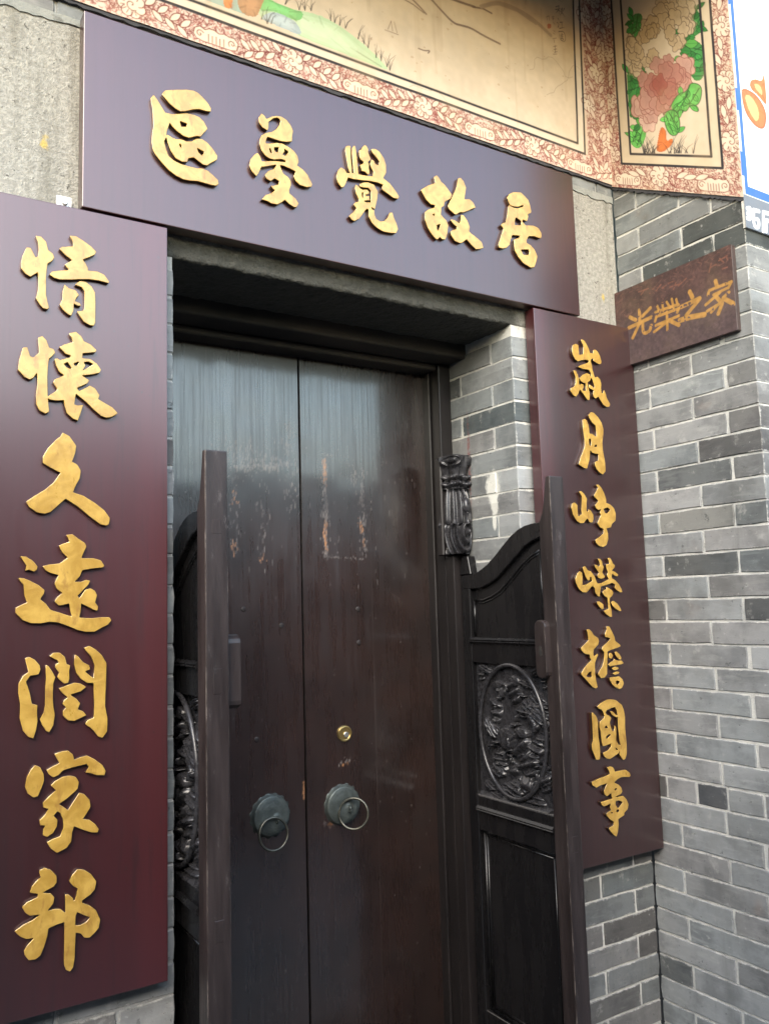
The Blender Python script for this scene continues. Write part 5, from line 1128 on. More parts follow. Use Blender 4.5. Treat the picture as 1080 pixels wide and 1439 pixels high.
# uneven bed of old pointing between the granite and the painted band
bm = bmesh.new()
xs = np.linspace(-3.2, -.002, 220)
top = [(x, 1.352) for x in xs]; low = [(x, 1.332 + RNG.uniform(-.004, .004) + .003 * math.sin(x * 21)) for x in xs]
bm_prism(bm, top + low[::-1], 'y', -.0035, .003)
bm_done(bm, 'cement_joint', M['cement'], fw)
x = -.002; k = 0
while x > -3.0:                   # brick course over the granite
    L = (.075 if k == 0 else .24)
    add_brick(fw, FO, '-y', x - L + JT, x, 1.342, 1.3845, .03, tone(-.01, .1), -.001)
    x -= L; k += 1
bm = bmesh.new()                  # dark ragged line under the fresco
low = [(x, 1.3835 + RNG.uniform(-.004, .002)) for x in xs]
bm_prism(bm, [(x, 1.392) for x in xs] + low[::-1], 'y', -.009, -.0045)
bm_done(bm, 'edge_line', bpy.data.materials['dark_line'], fw)

def course(k):
    zt = KZ - H_COURSE * k
    return zt - H_COURSE + JT / 2, zt - JT / 2

CHAR = (.072, .075, .078, 1)
for k in range(-1, 36):
    z0, z1 = course(k)
    if z0 > .84: continue
    z1 = min(z1, .843)
    odd = k % 2
    lo = z1 < -.66
    # right of the door: corner brick, reveal brick(s), then the face
    dep = .097 if odd else .25
    dep2 = .25
    wd = .245 if odd else .117
    add_brick(fw, FO, '-y', OPR, OPR + wd, z0, z1, dep - JT, tone(-.085 if lo else 0, .25), 0)
    add_brick(fw, FO, '-x', dep, .25 if not odd else .335, z0, z1, .03, tone(-.03, .4), OPR) if odd else add_brick(fw, FO, '-x', .255, .34, z0, z1, .03, tone(-.03, .5), OPR)
    if lo:
        js = [-.224] if odd else [-.351, -.086]
        ed = [OPR + wd] + [j for j in js if j > OPR + wd + .02] + [-random.uniform(.0005, .0034)]
        for a, b in zip(ed[:-1], ed[1:]):
            add_brick(fw, FO, '-y', a + JT, b, z0, z1, .03, tone(-.085, .15), 0)
    # left of the door
    wl_ = .117 if odd else .236
    add_brick(fw, FO, '-y', OPL - wl_, OPL, z0, z1, .10 if odd else .25, tone(.01, .15), 0)
    if lo:
        x = OPL - wl_
        while x > -2.3:
            add_brick(fw, FO, '-y', x - .245 + JT, x - JT, z0, z1, .03, tone(-.07, .12), 0)
            x -= .245
# soffit boards and the sooty inner lintel of the recess
box('soffit_board', OPL - .1, OPR + .1, .221, .40, .80, .849, M['soffit_wood'], fw, .004)
# fresco of the front wall ------------------------------------------------
cv = Canvas(-2.02, -.0005, 1.390, 2.06, .0022, CREAM)
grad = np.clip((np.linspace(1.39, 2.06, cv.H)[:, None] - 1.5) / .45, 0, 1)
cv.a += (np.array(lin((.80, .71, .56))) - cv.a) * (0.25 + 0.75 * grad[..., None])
mo = mottling(cv, .12, 9)[..., None] + mottling(cv, .07, 30)[..., None]
cv.a *= 1 + mo
for k in range(60):
    p = (RNG.uniform(-1.1, -.2), RNG.uniform(1.52, 1.9)); r = RNG.uniform(.002, .006)
    cv.poly([(p[0] + r * math.cos(t), p[1] + .7 * r * math.sin(t)) for t in np.linspace(0, 6.28, 7)], lin((.62, .47, .28)), .35)
draw(cv, 'river')
# cream border, ornament bands, ink rules
B0 = 1.466
cv.poly([(-2.1, 1.38), (0, 1.38), (0, B0), (-2.1, B0)], lin((.86, .77, .69)))
cv.poly([(-.122, 1.38), (0, 1.38), (0, 2.1), (-.110, 2.1)], lin((.84, .75, .66)))
cv.poly([(-2.1, B0 + .003), (-.128, B0 + .003), (-.128, 1.492), (-2.1, 1.492)], CREAM)
cv.poly([(-.164, 1.492), (-.128, B0), (-.112, 2.1), (-.146, 2.1)], CREAM)
band(cv, (-2.05, 1.428), (-.06, 1.428), .072, .255)
squiggles(cv, (-.058, 1.45), (-.050, 2.06), .11, 34000)
for t, kind in ((1.55, 'f'), (1.72, 'h'), (1.86, 'f'), (1.99, 'h')):
    if kind == 'f':
        blossom(cv, (-.018, t), .038, .5); blossom(cv, (-.098, t + .10), .033, 2.2)
    else:
        blossom(cv, (-.05, t + .05), .036, 1.1)
    for sg in (-1, 1):
        for q in (-.05, .0, .05):
            leafp(cv, (-.058 + sg * .012, t + q - .07), math.pi / 2 - sg * .55, .045, .009, CREAM2, RED)
cv.line([(-2.1, B0), (-.129, B0), (-.112, 2.1)], .0082, INK)
cv.line([(-2.1, 1.4935), (-.160, 1.4935), (-.140, 2.1)], .0082, INK)
cv.a *= 1 + mottling(cv, .10, 60)[..., None]
for k in range(16):                                    # hairline cracks and old run marks
    p = [np.array((RNG.uniform(-1.7, -.05), RNG.uniform(1.40, 2.0)))]; d_ = RNG.uniform(0, 6.28)
    for i in range(14):
        d_ += RNG.normal(0, .5); p.append(p[-1] + .018 * np.array((math.cos(d_), math.sin(d_))))
    cv.line(p, .0013, lin((.38, .30, .24)), .5)
for k in range(26):
    x = RNG.uniform(-1.8, -.02); z = RNG.uniform(1.6, 2.05); L_ = RNG.uniform(.08, .35)
    cv.line([(x, z), (x + RNG.normal(0, .004), z - L_)], RNG.uniform(.006, .02), lin((.60, .48, .32)), RNG.uniform(.06, .18))
U, V = np.meshgrid(cv.u0 + np.arange(cv.W) * cv.p, cv.v0 + np.arange(cv.H) * cv.p)
P = np.stack([U, np.full_like(U, -.012) + mottling(cv, .0016, 12), V], -1)
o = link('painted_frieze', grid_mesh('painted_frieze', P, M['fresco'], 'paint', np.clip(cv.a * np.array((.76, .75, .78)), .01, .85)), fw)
o['label'] = 'river landscape fresco with a red scroll border'
box('frieze_plaster', -3.2, -.001, -.0095, .004, 1.391, 2.2, M['mortar'], fw, 0)

# ------------------------------------------------------------------ projecting side wall on the right
D = .4699
SO = (.2, -.2, GZ)
sw = thing('side_wall', SO, 'projecting grey brick side wall to the right of the entrance', 'wall', kind='thing')
box('mortar_bed', .0032, .9, -D + .0032, -.0058, GZ, 2.2, M['mortar'], sw, 0)
dark_at = {(-5, 1), (-6, 0), (0, 0), (1, 2), (3, 2), (5, 2), (7, 2), (22, 2)}
for k in range(-11, 36):
    z0, z1 = course(k)
    odd = k % 2
    js = [-.105, -.37] if odd else [-.26]
    if k == 19: js = [-.061, -.17, -.27, -.384]
    if k in (-4, -5): pass
    js = [j + random.uniform(-.004, .004) - .0006 * (k - 10) for j in js]
    ed = [-random.uniform(.0008, .0036)] + js + [-D]
    for i, (a, b) in enumerate(zip(ed[:-1], ed[1:])):
        last = i == len(ed) - 2
        y1, y0 = (a - JT if i else a), (b if last else b)
        if last and k in (-1, 1, 3, 5, 13, 15, 17, 21): y1 -= random.uniform(.003, .009)
        dpt = .105 if (last and not odd) else .23 if last else .03
        t = tone(.015 if k > 2 else -.035 if k < -3 else 0, .10 if k > 9 else .16)
        if last and odd and 0 < k < 12: t = tone(-.06, .75)
        if (k, i) in ((-6, 1), (-5, 1), (-5, 2)): t = (.06, .066, .064, 1)
        if (k, i) == (7, 1): t = (.20, .20, .185, 1)
        if (k, i) == (19, 2): t = (.075, .08, .085, 1)
        if z0 > 1.39 - .52 * abs(a) + .02 and z0 > 1.39 - .52 * abs(b) + .02: continue
        add_brick(sw, SO, '-x', y0, y1, z0, z1, dpt, t, 0)
    # front of the pier
    x = .110 if not odd else .235
    if z1 < 1.20:
        while x < .62:
            add_brick(sw, SO, '-y', x, min(x + .245, .70) - JT, z0, z1, .03, tone(.23, .0), -D)  # paler brick tone paints the glare into this face
            x += .245

# peony fresco, sloping down with the eave (u = distance out from the corner, v = height over its lower edge)
SL = .52
cv = Canvas(.0, D + .006, .0, .70, .0021, lin((.85, .77, .67)))
cv.a *= 1 + mottling(cv, .10, 12)[..., None]
uo0, uo1, vo = .055, .419, .083
ui0, ui1, vi = .094, .385, .1175
squiggles(cv, (.01, .04), (.47, .04), .085, 30000)
squiggles(cv, (.446, .08), (.446, .70), .05, 30000)
squiggles(cv, (.026, .08), (.026, .70), .05, 34000)
for u, kind in ((.075, 'c'), (.20, 'f'), (.385, 'c')):
    if kind == 'c': cloudp(cv, (u, .030), 0, .105, .048)
    else: blossom(cv, (u, .048), .036, .3)
for u, a_ in ((.125, 2.9), (.15, 2.6), (.26, .4), (.285, .2), (.325, .3)):
    leafp(cv, (u, .045), a_, .05, .009, CREAM, RED)
for v in (.115, .30, .47, .62):
    blossom(cv, (.452, v + .05), .034, 1.0 + v * 3)
    blossom(cv, (.022, v), .03, v * 9)
    for q in (.0, .02, .045):
        leafp(cv, (.442 + .004 * RNG.randn(), v + .10 + q), 1.57 + RNG.uniform(-.6, .6), .045, .009, CREAM, RED)
        leafp(cv, (.024, v + .05 + q), 1.57 + RNG.uniform(-.6, .6), .04, .008, CREAM, RED)
cv.poly([(uo0, vo), (uo1, vo), (uo1, .9), (uo0, .9)], lin((.82, .76, .64)))
cv.poly([(ui0, vi), (ui1, vi), (ui1, .9), (ui0, .9)], lin((.83, .77, .66)))
draw(cv, 'peony_back')
def peony(poly, c0, c1, n, seed):
    r = np.random.RandomState(seed)
    p = np.array(poly, float) / 1000
    lo, hi = p.min(0), p.max(0)
    def ins(q):
        s = False
        for (x0, y0), (x1, y1) in zip(p, np.roll(p, -1, 0)):
            if (y0 <= q[1]) != (y1 <= q[1]) and q[0] < x0 + (q[1] - y0) / (y1 - y0) * (x1 - x0): s = not s
        return s
    cen = p.mean(0); L = []
    while len(L) < n:
        q = lo + (hi - lo) * r.rand(2)
        if ins(q): L.append(q)
    L.sort(key=lambda q: -np.hypot(*((q - cen) / (hi - lo))))
    for q in L:
        d = np.hypot(*((q - cen) / (hi - lo)))
        R = r.uniform(.022, .036) if seed == 1 else r.uniform(.024, .048); a = math.atan2(*(q - cen)[::-1]); nl = r.randint(4, 7)
        pts = []
        for t in np.linspace(0, 2 * math.pi, 30)[:-1]:
            rr = R * (0.72 + .28 * abs(math.cos(nl * (t - a) / 2))) * (1.0 if math.cos(t - a) > -.3 else .75)
            pts.append((q[0] + rr * math.cos(t) * .85, q[1] + rr * math.sin(t)))
        w = min(1, d * 1.9) * r.uniform(.7, 1.1)
        col = np.array(c0) + (np.array(c1) - np.array(c0)) * min(1, w)
        cv.poly(pts, col)
        for f_, a_ in ((.80, .22), (.58, .22), (.34, .25)):
            cc = np.array(q); pp = np.array(pts); sh = (cc - cen) * .10
            cv.poly(cc + sh + (pp - cc) * f_, np.array(col) * (.80 if seed == 2 else .86), a_)
        for f_ in range(5):
            tt = a + r.uniform(-1.2, 1.2)
            cv.line([(q[0] + R * .25 * math.cos(tt), q[1] + R * .25 * math.sin(tt)), (q[0] + R * .66 * math.cos(tt + .1), q[1] + R * .7 * math.sin(tt + .1))], .0016, np.array(col) * .62, .45)
        cv.closed(pts, .0021, lin((.30, .22, .17)) if seed == 1 else lin((.50, .26, .22)), .85)
for k in range(34):                                    # leaves crowding out from behind the blossoms
    side_ = RNG.rand() < .5
    u_ = RNG.uniform(.100, .150) if side_ else RNG.uniform(.30, .372)
    v_ = RNG.uniform(.17, .42) if side_ else RNG.uniform(.26, .62)
    an = RNG.uniform(-.9, .9) + (math.pi if not side_ else 0)
    L_ = RNG.uniform(.03, .06)
    u_ = max(.135, u_) if math.cos(an) < 0 else min(.335, u_)
    leafp(cv, (u_, v_), an, L_ * .8, L_ * .26, np.array(PAINTCOL['g' if RNG.rand() < .6 else 'g2']) * RNG.uniform(.7, 1.2), PAINTCOL['gd'], .0018)
    cv.line([(u_, v_), (u_ + L_ * .7 * math.cos(an), v_ + L_ * .7 * math.sin(an))], .0014, PAINTCOL['gd'], .7)
peony(FLOWERS[0][1], lin((.72, .62, .45)), lin((.84, .77, .64)), 46, 1)
peony(FLOWERS[1][1], lin((.62, .33, .28)), lin((.84, .71, .63)), 38, 2)
draw(cv, 'peony_front')
cv.closed([(uo0, vo), (uo1, vo), (uo1, 1.2), (uo0, 1.2)], .0082, INK)
cv.closed([(ui0, vi), (ui1, vi), (ui1, 1.2), (ui0, 1.2)], .0082, INK)
cv.a *= 1 + mottling(cv, .10, 50)[..., None]
U, V = np.meshgrid(np.arange(cv.W) * cv.p, np.arange(cv.H) * cv.p)
P = np.stack([np.full_like(U, -.0085) + mottling(cv, .0014, 14), -U, 1.390 - SL * U + V], -1)
me = grid_mesh('painted_frieze', P[:, ::-1], M['fresco'], 'paint', np.clip(cv.a[:, ::-1] * np.array((.76, .75, .78)), .01, .85))
o = link('painted_frieze', me, sw); o['label'] = 'peony fresco sloping down with the eave'
bm = bmesh.new()
bm_prism(bm, [(.0, 1.3905), (-D - .006, 1.3905 - SL * (D + .006)), (-D - .006, 2.1), (0, 2.1)], 'x', -.0065, .004)
bm_done(bm, 'frieze_plaster', M['mortar'], sw)
ys = np.linspace(0, D + .004, 60)
bm = bmesh.new()
bm_prism(bm, [(-y, 1.3915 - SL * y) for y in ys] + [(-y, 1.381 - SL * y + RNG.uniform(-.005, .002)) for y in ys[::-1]], 'x', -.0062, .001)
bm_done(bm, 'edge_line', bpy.data.materials['dark_line'], sw)

# white painted panel and fret on the pier front
cv = Canvas(-.006, .62, 1.055, 2.02, .0022, lin((.84, .84, .82)))
cv.a *= 1 + mottling(cv, .06, 12)[..., None]
wash = np.clip((np.linspace(1.055, 2.02, cv.H) - 1.5) / .3, 0, 1)[:, None, None]
cv.a += (np.array(lin((.90, .83, .72))) - cv.a) * wash * .8
cv.poly([(-.01, 1.0), (.7, 1.0), (.7, 1.152), (-.01, 1.152)], lin((.40, .43, .47)))
draw(cv, 'pier')
for k in range(1, 4):
    cv.line([(.11 * k + .01, 1.13), (.11 * k + .01, 1.075), (.11 * k + .06, 1.075), (.11 * k + .06, 1.11), (.11 * k + .035, 1.11)], .011, PAINTCOL['fret'])
BL = lin((.20, .38, .80))
cv.poly([(-.01, 1.155), (.7, 1.155), (.7, 1.181), (-.01, 1.181)], BL)
cv.poly([(-.01, 1.155), (.019, 1.155), (.019, 2.1), (-.01, 2.1)], BL)
cv.a *= 1 + mottling(cv, .08, 60)[..., None]
U, V = np.meshgrid(cv.u0 + np.arange(cv.W) * cv.p, cv.v0 + np.arange(cv.H) * cv.p)
P = np.stack([U, np.full_like(U, -D - .006) + mottling(cv, .0012, 14), V], -1)
o = link('painted_panel', grid_mesh('painted_panel', P, M['fresco_white'], 'paint', np.clip(cv.a, .01, .85)), sw)
o['label'] = 'white painted panel with blue border and orange gourd'
box('panel_plaster', -.004, .9, -D - .0045, -D + .004, 1.0555, 2.2, M['mortar'], sw, 0)

# ------------------------------------------------------------------ eave over both walls
rf = thing('eave_roof', (-1, -.3, 2.2), 'dark underside of the tiled eave over the painted friezes', 'roof', kind='thing')
bm = bmesh.new()
bm_prism(bm, [(.3, 2.19 + SL * .3), (-.55, 2.19 - SL * .55), (-.55, 2.22 - SL * .55), (.3, 2.22 + SL * .3)], 'x', -3.2, 1.2)
bm_done(bm, 'soffit', M['soffit_wood'], rf)
bm = bmesh.new()
for i in range(46):
    x = -3.15 + i * .095
    bm_tube(bm, [(x, .3, 2.26 + SL * .3), (x, -.57, 2.26 - SL * .57)], .032, 8)
o = bm_done(bm, 'tile_rolls', M['roof_tile'], rf); o['kind'] = 'stuff'

# ------------------------------------------------------------------ carved letter boards
def glyph(name, key, parent, front, depth):
    cu = bpy.data.curves.new(name, 'CURVE')
    cu.dimensions = '2D'; cu.fill_mode = 'BOTH'
    b = .0010
    cu.extrude = depth / 2 - b; cu.bevel_depth = b; cu.bevel_resolution = 1; cu.offset = -b
    for s in GLYPHS[key]:
        q = [tuple(int(v) / 10000 for v in t.split(',')) for t in s.split()]
        sp_ = cu.splines.new('POLY'); sp_.points.add(len(q) - 1)
        for p_, (x, z) in zip(sp_.points, q): p_.co = (x, z, 0, 1)
        sp_.use_cyclic_u = True
    tmp = bpy.data.objects.new('tmp', cu); COL.objects.link(tmp)
    dg = bpy.context.evaluated_depsgraph_get()
    me = bpy.data.meshes.new_from_object(tmp.evaluated_get(dg))
    bpy.data.objects.remove(tmp); bpy.data.curves.remove(cu)
    me.name = name
    me.transform(Matrix(((1, 0, 0, 0), (0, 0, -1, front + depth / 2), (0, 1, 0, 0), (0, 0, 0, 1))))
    me.materials.clear(); me.materials.append(M['gold']); me.materials.append(M['letter_side'])
    me.polygons.foreach_set('material_index', [0 if abs(p.normal.y) > .35 else 1 for p in me.polygons])
    return link(name, me, parent)

def clip(parent, x, z, up, hw=.0155):
    """white steel fixing tab behind the top edge of a board, with its bolt"""
    t = box('fixing_bracket', x - hw, x + hw, -.018, -.012, z - .02, z + up, M['white_metal'], parent, .0008)
    bm = bmesh.new()
    bm_lathe(bm, [(0, .0085), (.0045, .0082), (.0060, .0055), (.0060, .0030), (.0095, .0028), (.0100, 0)], (x + .001, -.018, z + up * .55), (0, -1, 0), 14)
    b = bm_done(bm, 'bolt', M['steel'], None, smooth=False)
    b.parent = t
    return t

GD = .0105
nb = thing('name_board', (-.97, -.03, .8945), 'wide horizontal name board with five gold characters over the doorway', 'signboard')
box('panel', -1.7037, -.2331, -.05, -.010, .8945, 1.3459, M['lacquer'], nb, .0018, 2)
for k in ('qu', 'meng', 'jue', 'gu', 'ju'):
    glyph('character', k, nb, -.05 - GD, GD - .0004)
for x in (-1.487, -.496): clip(nb, x, 1.3459, .016, .012)
BW = .4185
cl = thing('couplet_board', (-1.728, -.03, -.7183), 'tall maroon couplet board on the left, seven gold characters', 'signboard', 'pair of couplet boards beside the door')
box('panel', -1.519 - BW, -1.519, -.05, -.012, -.7183, .888, M['lacquer'], cl, .0018, 2)
for k in ('qing', 'huai', 'jiu', 'yuan', 'run', 'jia', 'bang'):
    glyph('character', k, cl, -.05 - GD, GD - .0004)
clip(cl, -1.734, .888, .036)
cr = thing('couplet_board', (-.215, -.03, -.7183), 'tall maroon couplet board between the doorway and the brick side wall', 'signboard', 'pair of couplet boards beside the door')
box('panel', -.4238, -.0065, -.05, -.012, -.7183, .888, M['lacquer'], cr, .0018, 2)
for k in ('sui', 'yue', 'zheng', 'rong', 'dan', 'guo', 'shi'):
    glyph('character', k, cr, -.05 - GD, GD - .0004)

# ------------------------------------------------------------------ small honour plaque on the side wall
pq = thing('wall_plaque', (-.01, -.22, .768), 'small weathered brown plaque with four faded gold characters on the side wall', 'plaque')
cv = Canvas(.002, .434, .768, 1.0175, .0018, lin((.255, .18, .168)))
cv.a *= 1 + mottling(cv, .5, 14)[..., None] + mottling(cv, .3, 60)[..., None]
lowr = np.clip((.93 - np.linspace(.768, 1.0175, cv.H)) / .06, 0, 1)[:, None, None]
cv.a += (np.array(lin((.275, .225, .23))) - cv.a) * lowr * .75
for k in range(160):
    p = (RNG.uniform(.0, .43), 1.0175 - abs(RNG.normal(0, .05)));
    cv.line([p, (p[0] + RNG.uniform(-.02, .02), p[1] + RNG.uniform(-.012, .012))], RNG.uniform(.001, .003), lin((.44, .30, .26)), RNG.uniform(.15, .5))
base = cv.a.copy()
draw(cv, 'plaque')
wear = mottling(cv, 1.0, 90) + mottling(cv, .9, 220)
keep = (wear < .46)[..., None]
cv.a = np.where(keep, cv.a, base * 1.25)
cv.a *= 1 + mottling(cv, .45, 120)[..., None]
U, V = np.meshgrid(cv.u0 + np.arange(cv.W) * cv.p, cv.v0 + np.arange(cv.H) * cv.p)
P = np.stack([np.full_like(U, -.0205), -U, V], -1)
link('painted_face', grid_mesh('painted_face', P[:, ::-1], M['plaque'], 'paint', np.clip(cv.a[:, ::-1], .005, .8)), pq)
box('board', -.020, -.002, -.4345, -.0015, .7675, 1.018, mat_simple('plaque_wood', (.06, .04, .035), .6, scale=40, stretch=(1, .2, 1)), pq, .0015)

# ------------------------------------------------------------------ door frame
DF = .38
df = thing('door_frame', (-.98, .35, GZ), 'black timber frame set back in the doorway', 'door frame')
box('jamb', -.522, -.475, .30, .42, GZ + .14, .798, M['dark_wood'], df, .004, 2)
box('jamb', -.53, -.522, .345, .42, GZ + .14, .798, M['dark_wood'], df, .002)
box('jamb', -1.485, -1.438, .30, .42, GZ + .14, .798, M['dark_wood'], df, .004, 2)
box('head_beam', -1.438, -.522, .31, .42, .778, .799, M['soffit_wood'], df, .004)
box('back_boarding', -1.6, -.36, .43, .45, GZ, .84, M['soffit_wood'], df, 0)
box('pivot_post', -.521, -.475, .2585, .2990, GZ + .14, .176, M['dark_wood'], df, .004, 2)
# carved pivot bracket over the right half gate
S_, T_ = 120, 220
P = np.zeros((T_, S_, 3))
for i in range(T_):
    t = i / (T_ - 1); z = .180 + .305 * t
    for j in range(S_):
        s = j / (S_ - 1); ph = math.pi * (-.06 + 1.12 * s)         # sweeps from +x round the front to the wall
        u = (s - .47) / .5
        if t > .80:                                   # acanthus crown with two volutes
            q = (t - .80) / .2
            r = .034 + .013 * q + .009 * abs(math.cos(6.5 * u + .4)) * (1 - .3 * q)
            for sg in (-1, 1):
                d = math.hypot((u - sg * .55) * .05, (t - .94) * .305)
                r += .020 * math.exp(-(d / .017) ** 4) - .012 * math.exp(-((d - .010) / .003) ** 2)
            r -= .008 * math.exp(-(u / .10) ** 2) * q
        elif t > .66:                                 # two rolled leaf courses
            q = (t - .66) / .14
            r = .036 + .014 * abs(math.sin(math.pi * (q * 2 - .30 * abs(math.sin(4.5 * u))))) + .004 * math.cos(22 * u)
        else:
            q = t / .66
            r = .034 + .012 * math.sin(math.pi * min(1, q * 1.02)) ** .6
            d = math.hypot(u * 1.15, (q - (.74 if q > .45 else .33)) * 1.75)
            if q > .45:
                r += .010 * math.exp(-(d / .22) ** 4) + .0046 * math.cos(u * 24) * (d > .22)
            else:
                r += .0062 * math.cos(26 * d - .5) + .005 * math.exp(-(d / .13) ** 2)
            r += .004 * math.exp(-((q - .45) / .03) ** 2) * math.cos(12 * u)
        P[i, j] = (-.505 + .95 * r * math.cos(ph), .268 - 1.35 * r * math.sin(ph), z)
o = link('carved_bracket', grid_mesh('carved_bracket', P, M['carving']), df)
box('bracket_back', -.552, -.474, .266, .299, .176, .482, M['dark_wood'], df, .004)

# ------------------------------------------------------------------ double door
def wear_map(x0, x1, z0, z1, pitch):
    return Canvas(x0, x1, z0, z1, pitch, (0, 0, 0))

def chips(c, pa, pb, spread, n, ch, rmin=.001, rmax=.003, stretch=2.0):
    for k in range(n):
        t = RNG.rand()
        p = (pa[0] + (pb[0] - pa[0]) * t + RNG.normal(0, spread), pa[1] + (pb[1] - pa[1]) * t + RNG.normal(0, spread))
        r = RNG.uniform(rmin, rmax)
        c.line([p, (p[0] + RNG.normal(0, r * .5), p[1] + RNG.uniform(-1, 1) * r * 3 * stretch)], r, ch, RNG.uniform(.35, 1))

def door_leaf(x0, x1, label, left):
    d = thing('door_leaf', ((x0 + x1) / 2, DF + .02, GZ + .14), label, 'door', 'leaves of the double door')
    c = wear_map(x0, x1, GZ + .15, .80, .003)
    R, G, B = (1, 0, 0), (0, 1, 0), (0, 0, 1)
    if left:
        for a, b, n in (((-1.19, .46), (-1.0, .455), 150), ((-1.25, .49), (-1.02, .50), 60), ((-1.19, .445), (-1.185, .2), 40), ((-1.01, .44), (-1.012, .3), 40), ((-1.1, .40), (-1.1, .2), 40)):
            chips(c, a, b, .012, n, R, .0007, .0022, 2.5)
        chips(c, (-1.185, .43), (-1.06, .44), .006, 90, R, .001, .004, 1)
        for p, n in (((-1.188, .34), 8), ((-1.105, .17), 7), ((-1.19, .2), 12)):
            chips(c, p, p, .008, n, G, .001, .0025)
        chips(c, (-.9895, -.465), (-.988, -.512), .0006, 26, G, .0012, .0026, 1.2)
        chips(c, (-1.02, .58), (-1.0, .50), .01, 40, R, .0008, .002)
        for x in (-1.271, -1.1705):
            c.line([(x, .80), (x + .001, .63), (x - .001, .42)], .0014, R, .35)
        c.poly([(-1.18, .43), (-1.01, .425), (-1.01, .17), (-1.185, .165)], B, .10)
    else:
        chips(c, (-.900, .475), (-.900, .175), .0055, 150, R, .0008, .0026, 2.2)
        chips(c, (-.900, .47), (-.898, .40), .004, 34, G, .001, .0028)
        chips(c, (-.900, .28), (-.902, .19), .003, 34, G, .001, .003)
        chips(c, (-.772, .46), (-.768, .19), .007, 110, R, .0007, .0022, 2.6)
        chips(c, (-.784, .30), (-.766, .22), .004, 26, G, .0008, .0024)
        chips(c, (-.90, .178), (-.77, .172), .003, 50, R, .0007, .0018, .4)
        chips(c, (-.91, .488), (-.86, .486), .003, 30, R, .0008, .002, .3)
        chips(c, (-.80, .46), (-.80, .40), .006, 30, R, .0007, .002, 2.5)
        chips(c, (-.88, -.425), (-.83, -.42), .006, 16, R, .001, .003, .7); chips(c, (-.87, -.43), (-.84, -.425), .004, 7, G, .001, .0025, .7)
        chips(c, (-.925, -.585), (-.895, -.60), .004, 14, R, .001, .003, .5); chips(c, (-.91, -.59), (-.90, -.597), .003, 6, G, .0015, .003, .5)
        c.poly([(-.90, .47), (-.77, .47), (-.77, .18), (-.90, .18)], B, .14)
        c.line([(-.745, .35), (-.743, -1.3)], .0012, R, .12)
    chips(c, (x0 + .02, .3), (x1 - .02, -1.2), .16, 70, R, .0006, .0016, 1.2)
    chips(c, ((x0 + x1) / 2, .6), ((x0 + x1) / 2, .2), .14, 130, R, .0005, .0012, 5)
    c.a += np.clip(mottling(c, 1.0, 10) - .1, 0, 1)[..., None] * np.array((0, 0, .5))
    U, V = np.meshgrid(c.u0 + np.arange(c.W) * c.p, c.v0 + np.arange(c.H) * c.p)
    warp = mottling(c, .0012, 3) + mottling(c, .0004, 18)
    ed = np.minimum((U - x0) / .006, (x1 - U) / .006)
    yy = DF + warp
    P = np.stack([U, yy, V], -1)
    link('painted_face', grid_mesh('painted_face', P, M['door'], 'wear', np.clip(c.a, 0, 1)), d)
    box('leaf_board', x0, x1, DF + .0035, DF + .045, GZ + .15, .80, M['dark_wood'], d, .001)
    return d

dl = door_leaf(-1.450, -.9835, 'left leaf of the dark brown double door', True)
dr = door_leaf(-.9780, -.500, 'right leaf of the dark brown double door, with the brass lock', False)

def knocker(parent, cx, cz, ring_c, ring_rot, rx):
    bm = bmesh.new()
    seg = 60
    rimA = []
    prof = [(.0605, .0), (.0605, .0018), (.0560, .0026), (.0552, .0080), (.0535, .0135), (.0510, .0185), (.0488, .0168), (.0450, .0255), (.0428, .0234), (.0375, .0325), (.0352, .0302), (.0290, .0383), (.0268, .0360), (.0195, .0427), (.0172, .0405), (.0100, .0455), (.0, .0470)]
    bm_lathe(bm, prof, (cx, DF + .002, cz), (0, -1, 0), seg)
    for v in bm.verts:
        r = math.hypot(v.co.x - cx, v.co.z - cz)
        if r > .0585:
            a = math.atan2(v.co.z - cz, v.co.x - cx)
            k = 1 + .055 * math.cos(15 * a)
            v.co.x = cx + (v.co.x - cx) * k; v.co.z = cz + (v.co.z - cz) * k
    kn = bm_done(bm, 'door_knocker', M['bronze'], parent, smooth=True)
    bm = bmesh.new()
    bm_tube(bm, [(cx, DF - .046 - .008 * math.sin(t), cz - .004 + .008 * math.cos(t)) for t in np.linspace(0, 2 * math.pi, 13)[:-1]], .0028, 8, True)
    lp = bm_done(bm, 'ring_eye', M['bronze'], None, smooth=True); lp.parent = kn; lp.location = (0, 0, 0)
    bm = bmesh.new()
    rc = Vector(ring_c)
    R_ = Matrix.Rotation(ring_rot, 3, 'Z')
    bm_tube(bm, [tuple(rc + R_ @ Vector((.0415 * math.cos(t), .006 * math.sin(t), .0415 * math.sin(t)))) for t in np.linspace(0, 2 * math.pi, 41)[:-1]], .0038, 10, True)
    rg = bm_done(bm, 'ring', M['ring_metal'], None, smooth=True); rg.parent = kn; rg.location = (0, 0, 0)
    return kn

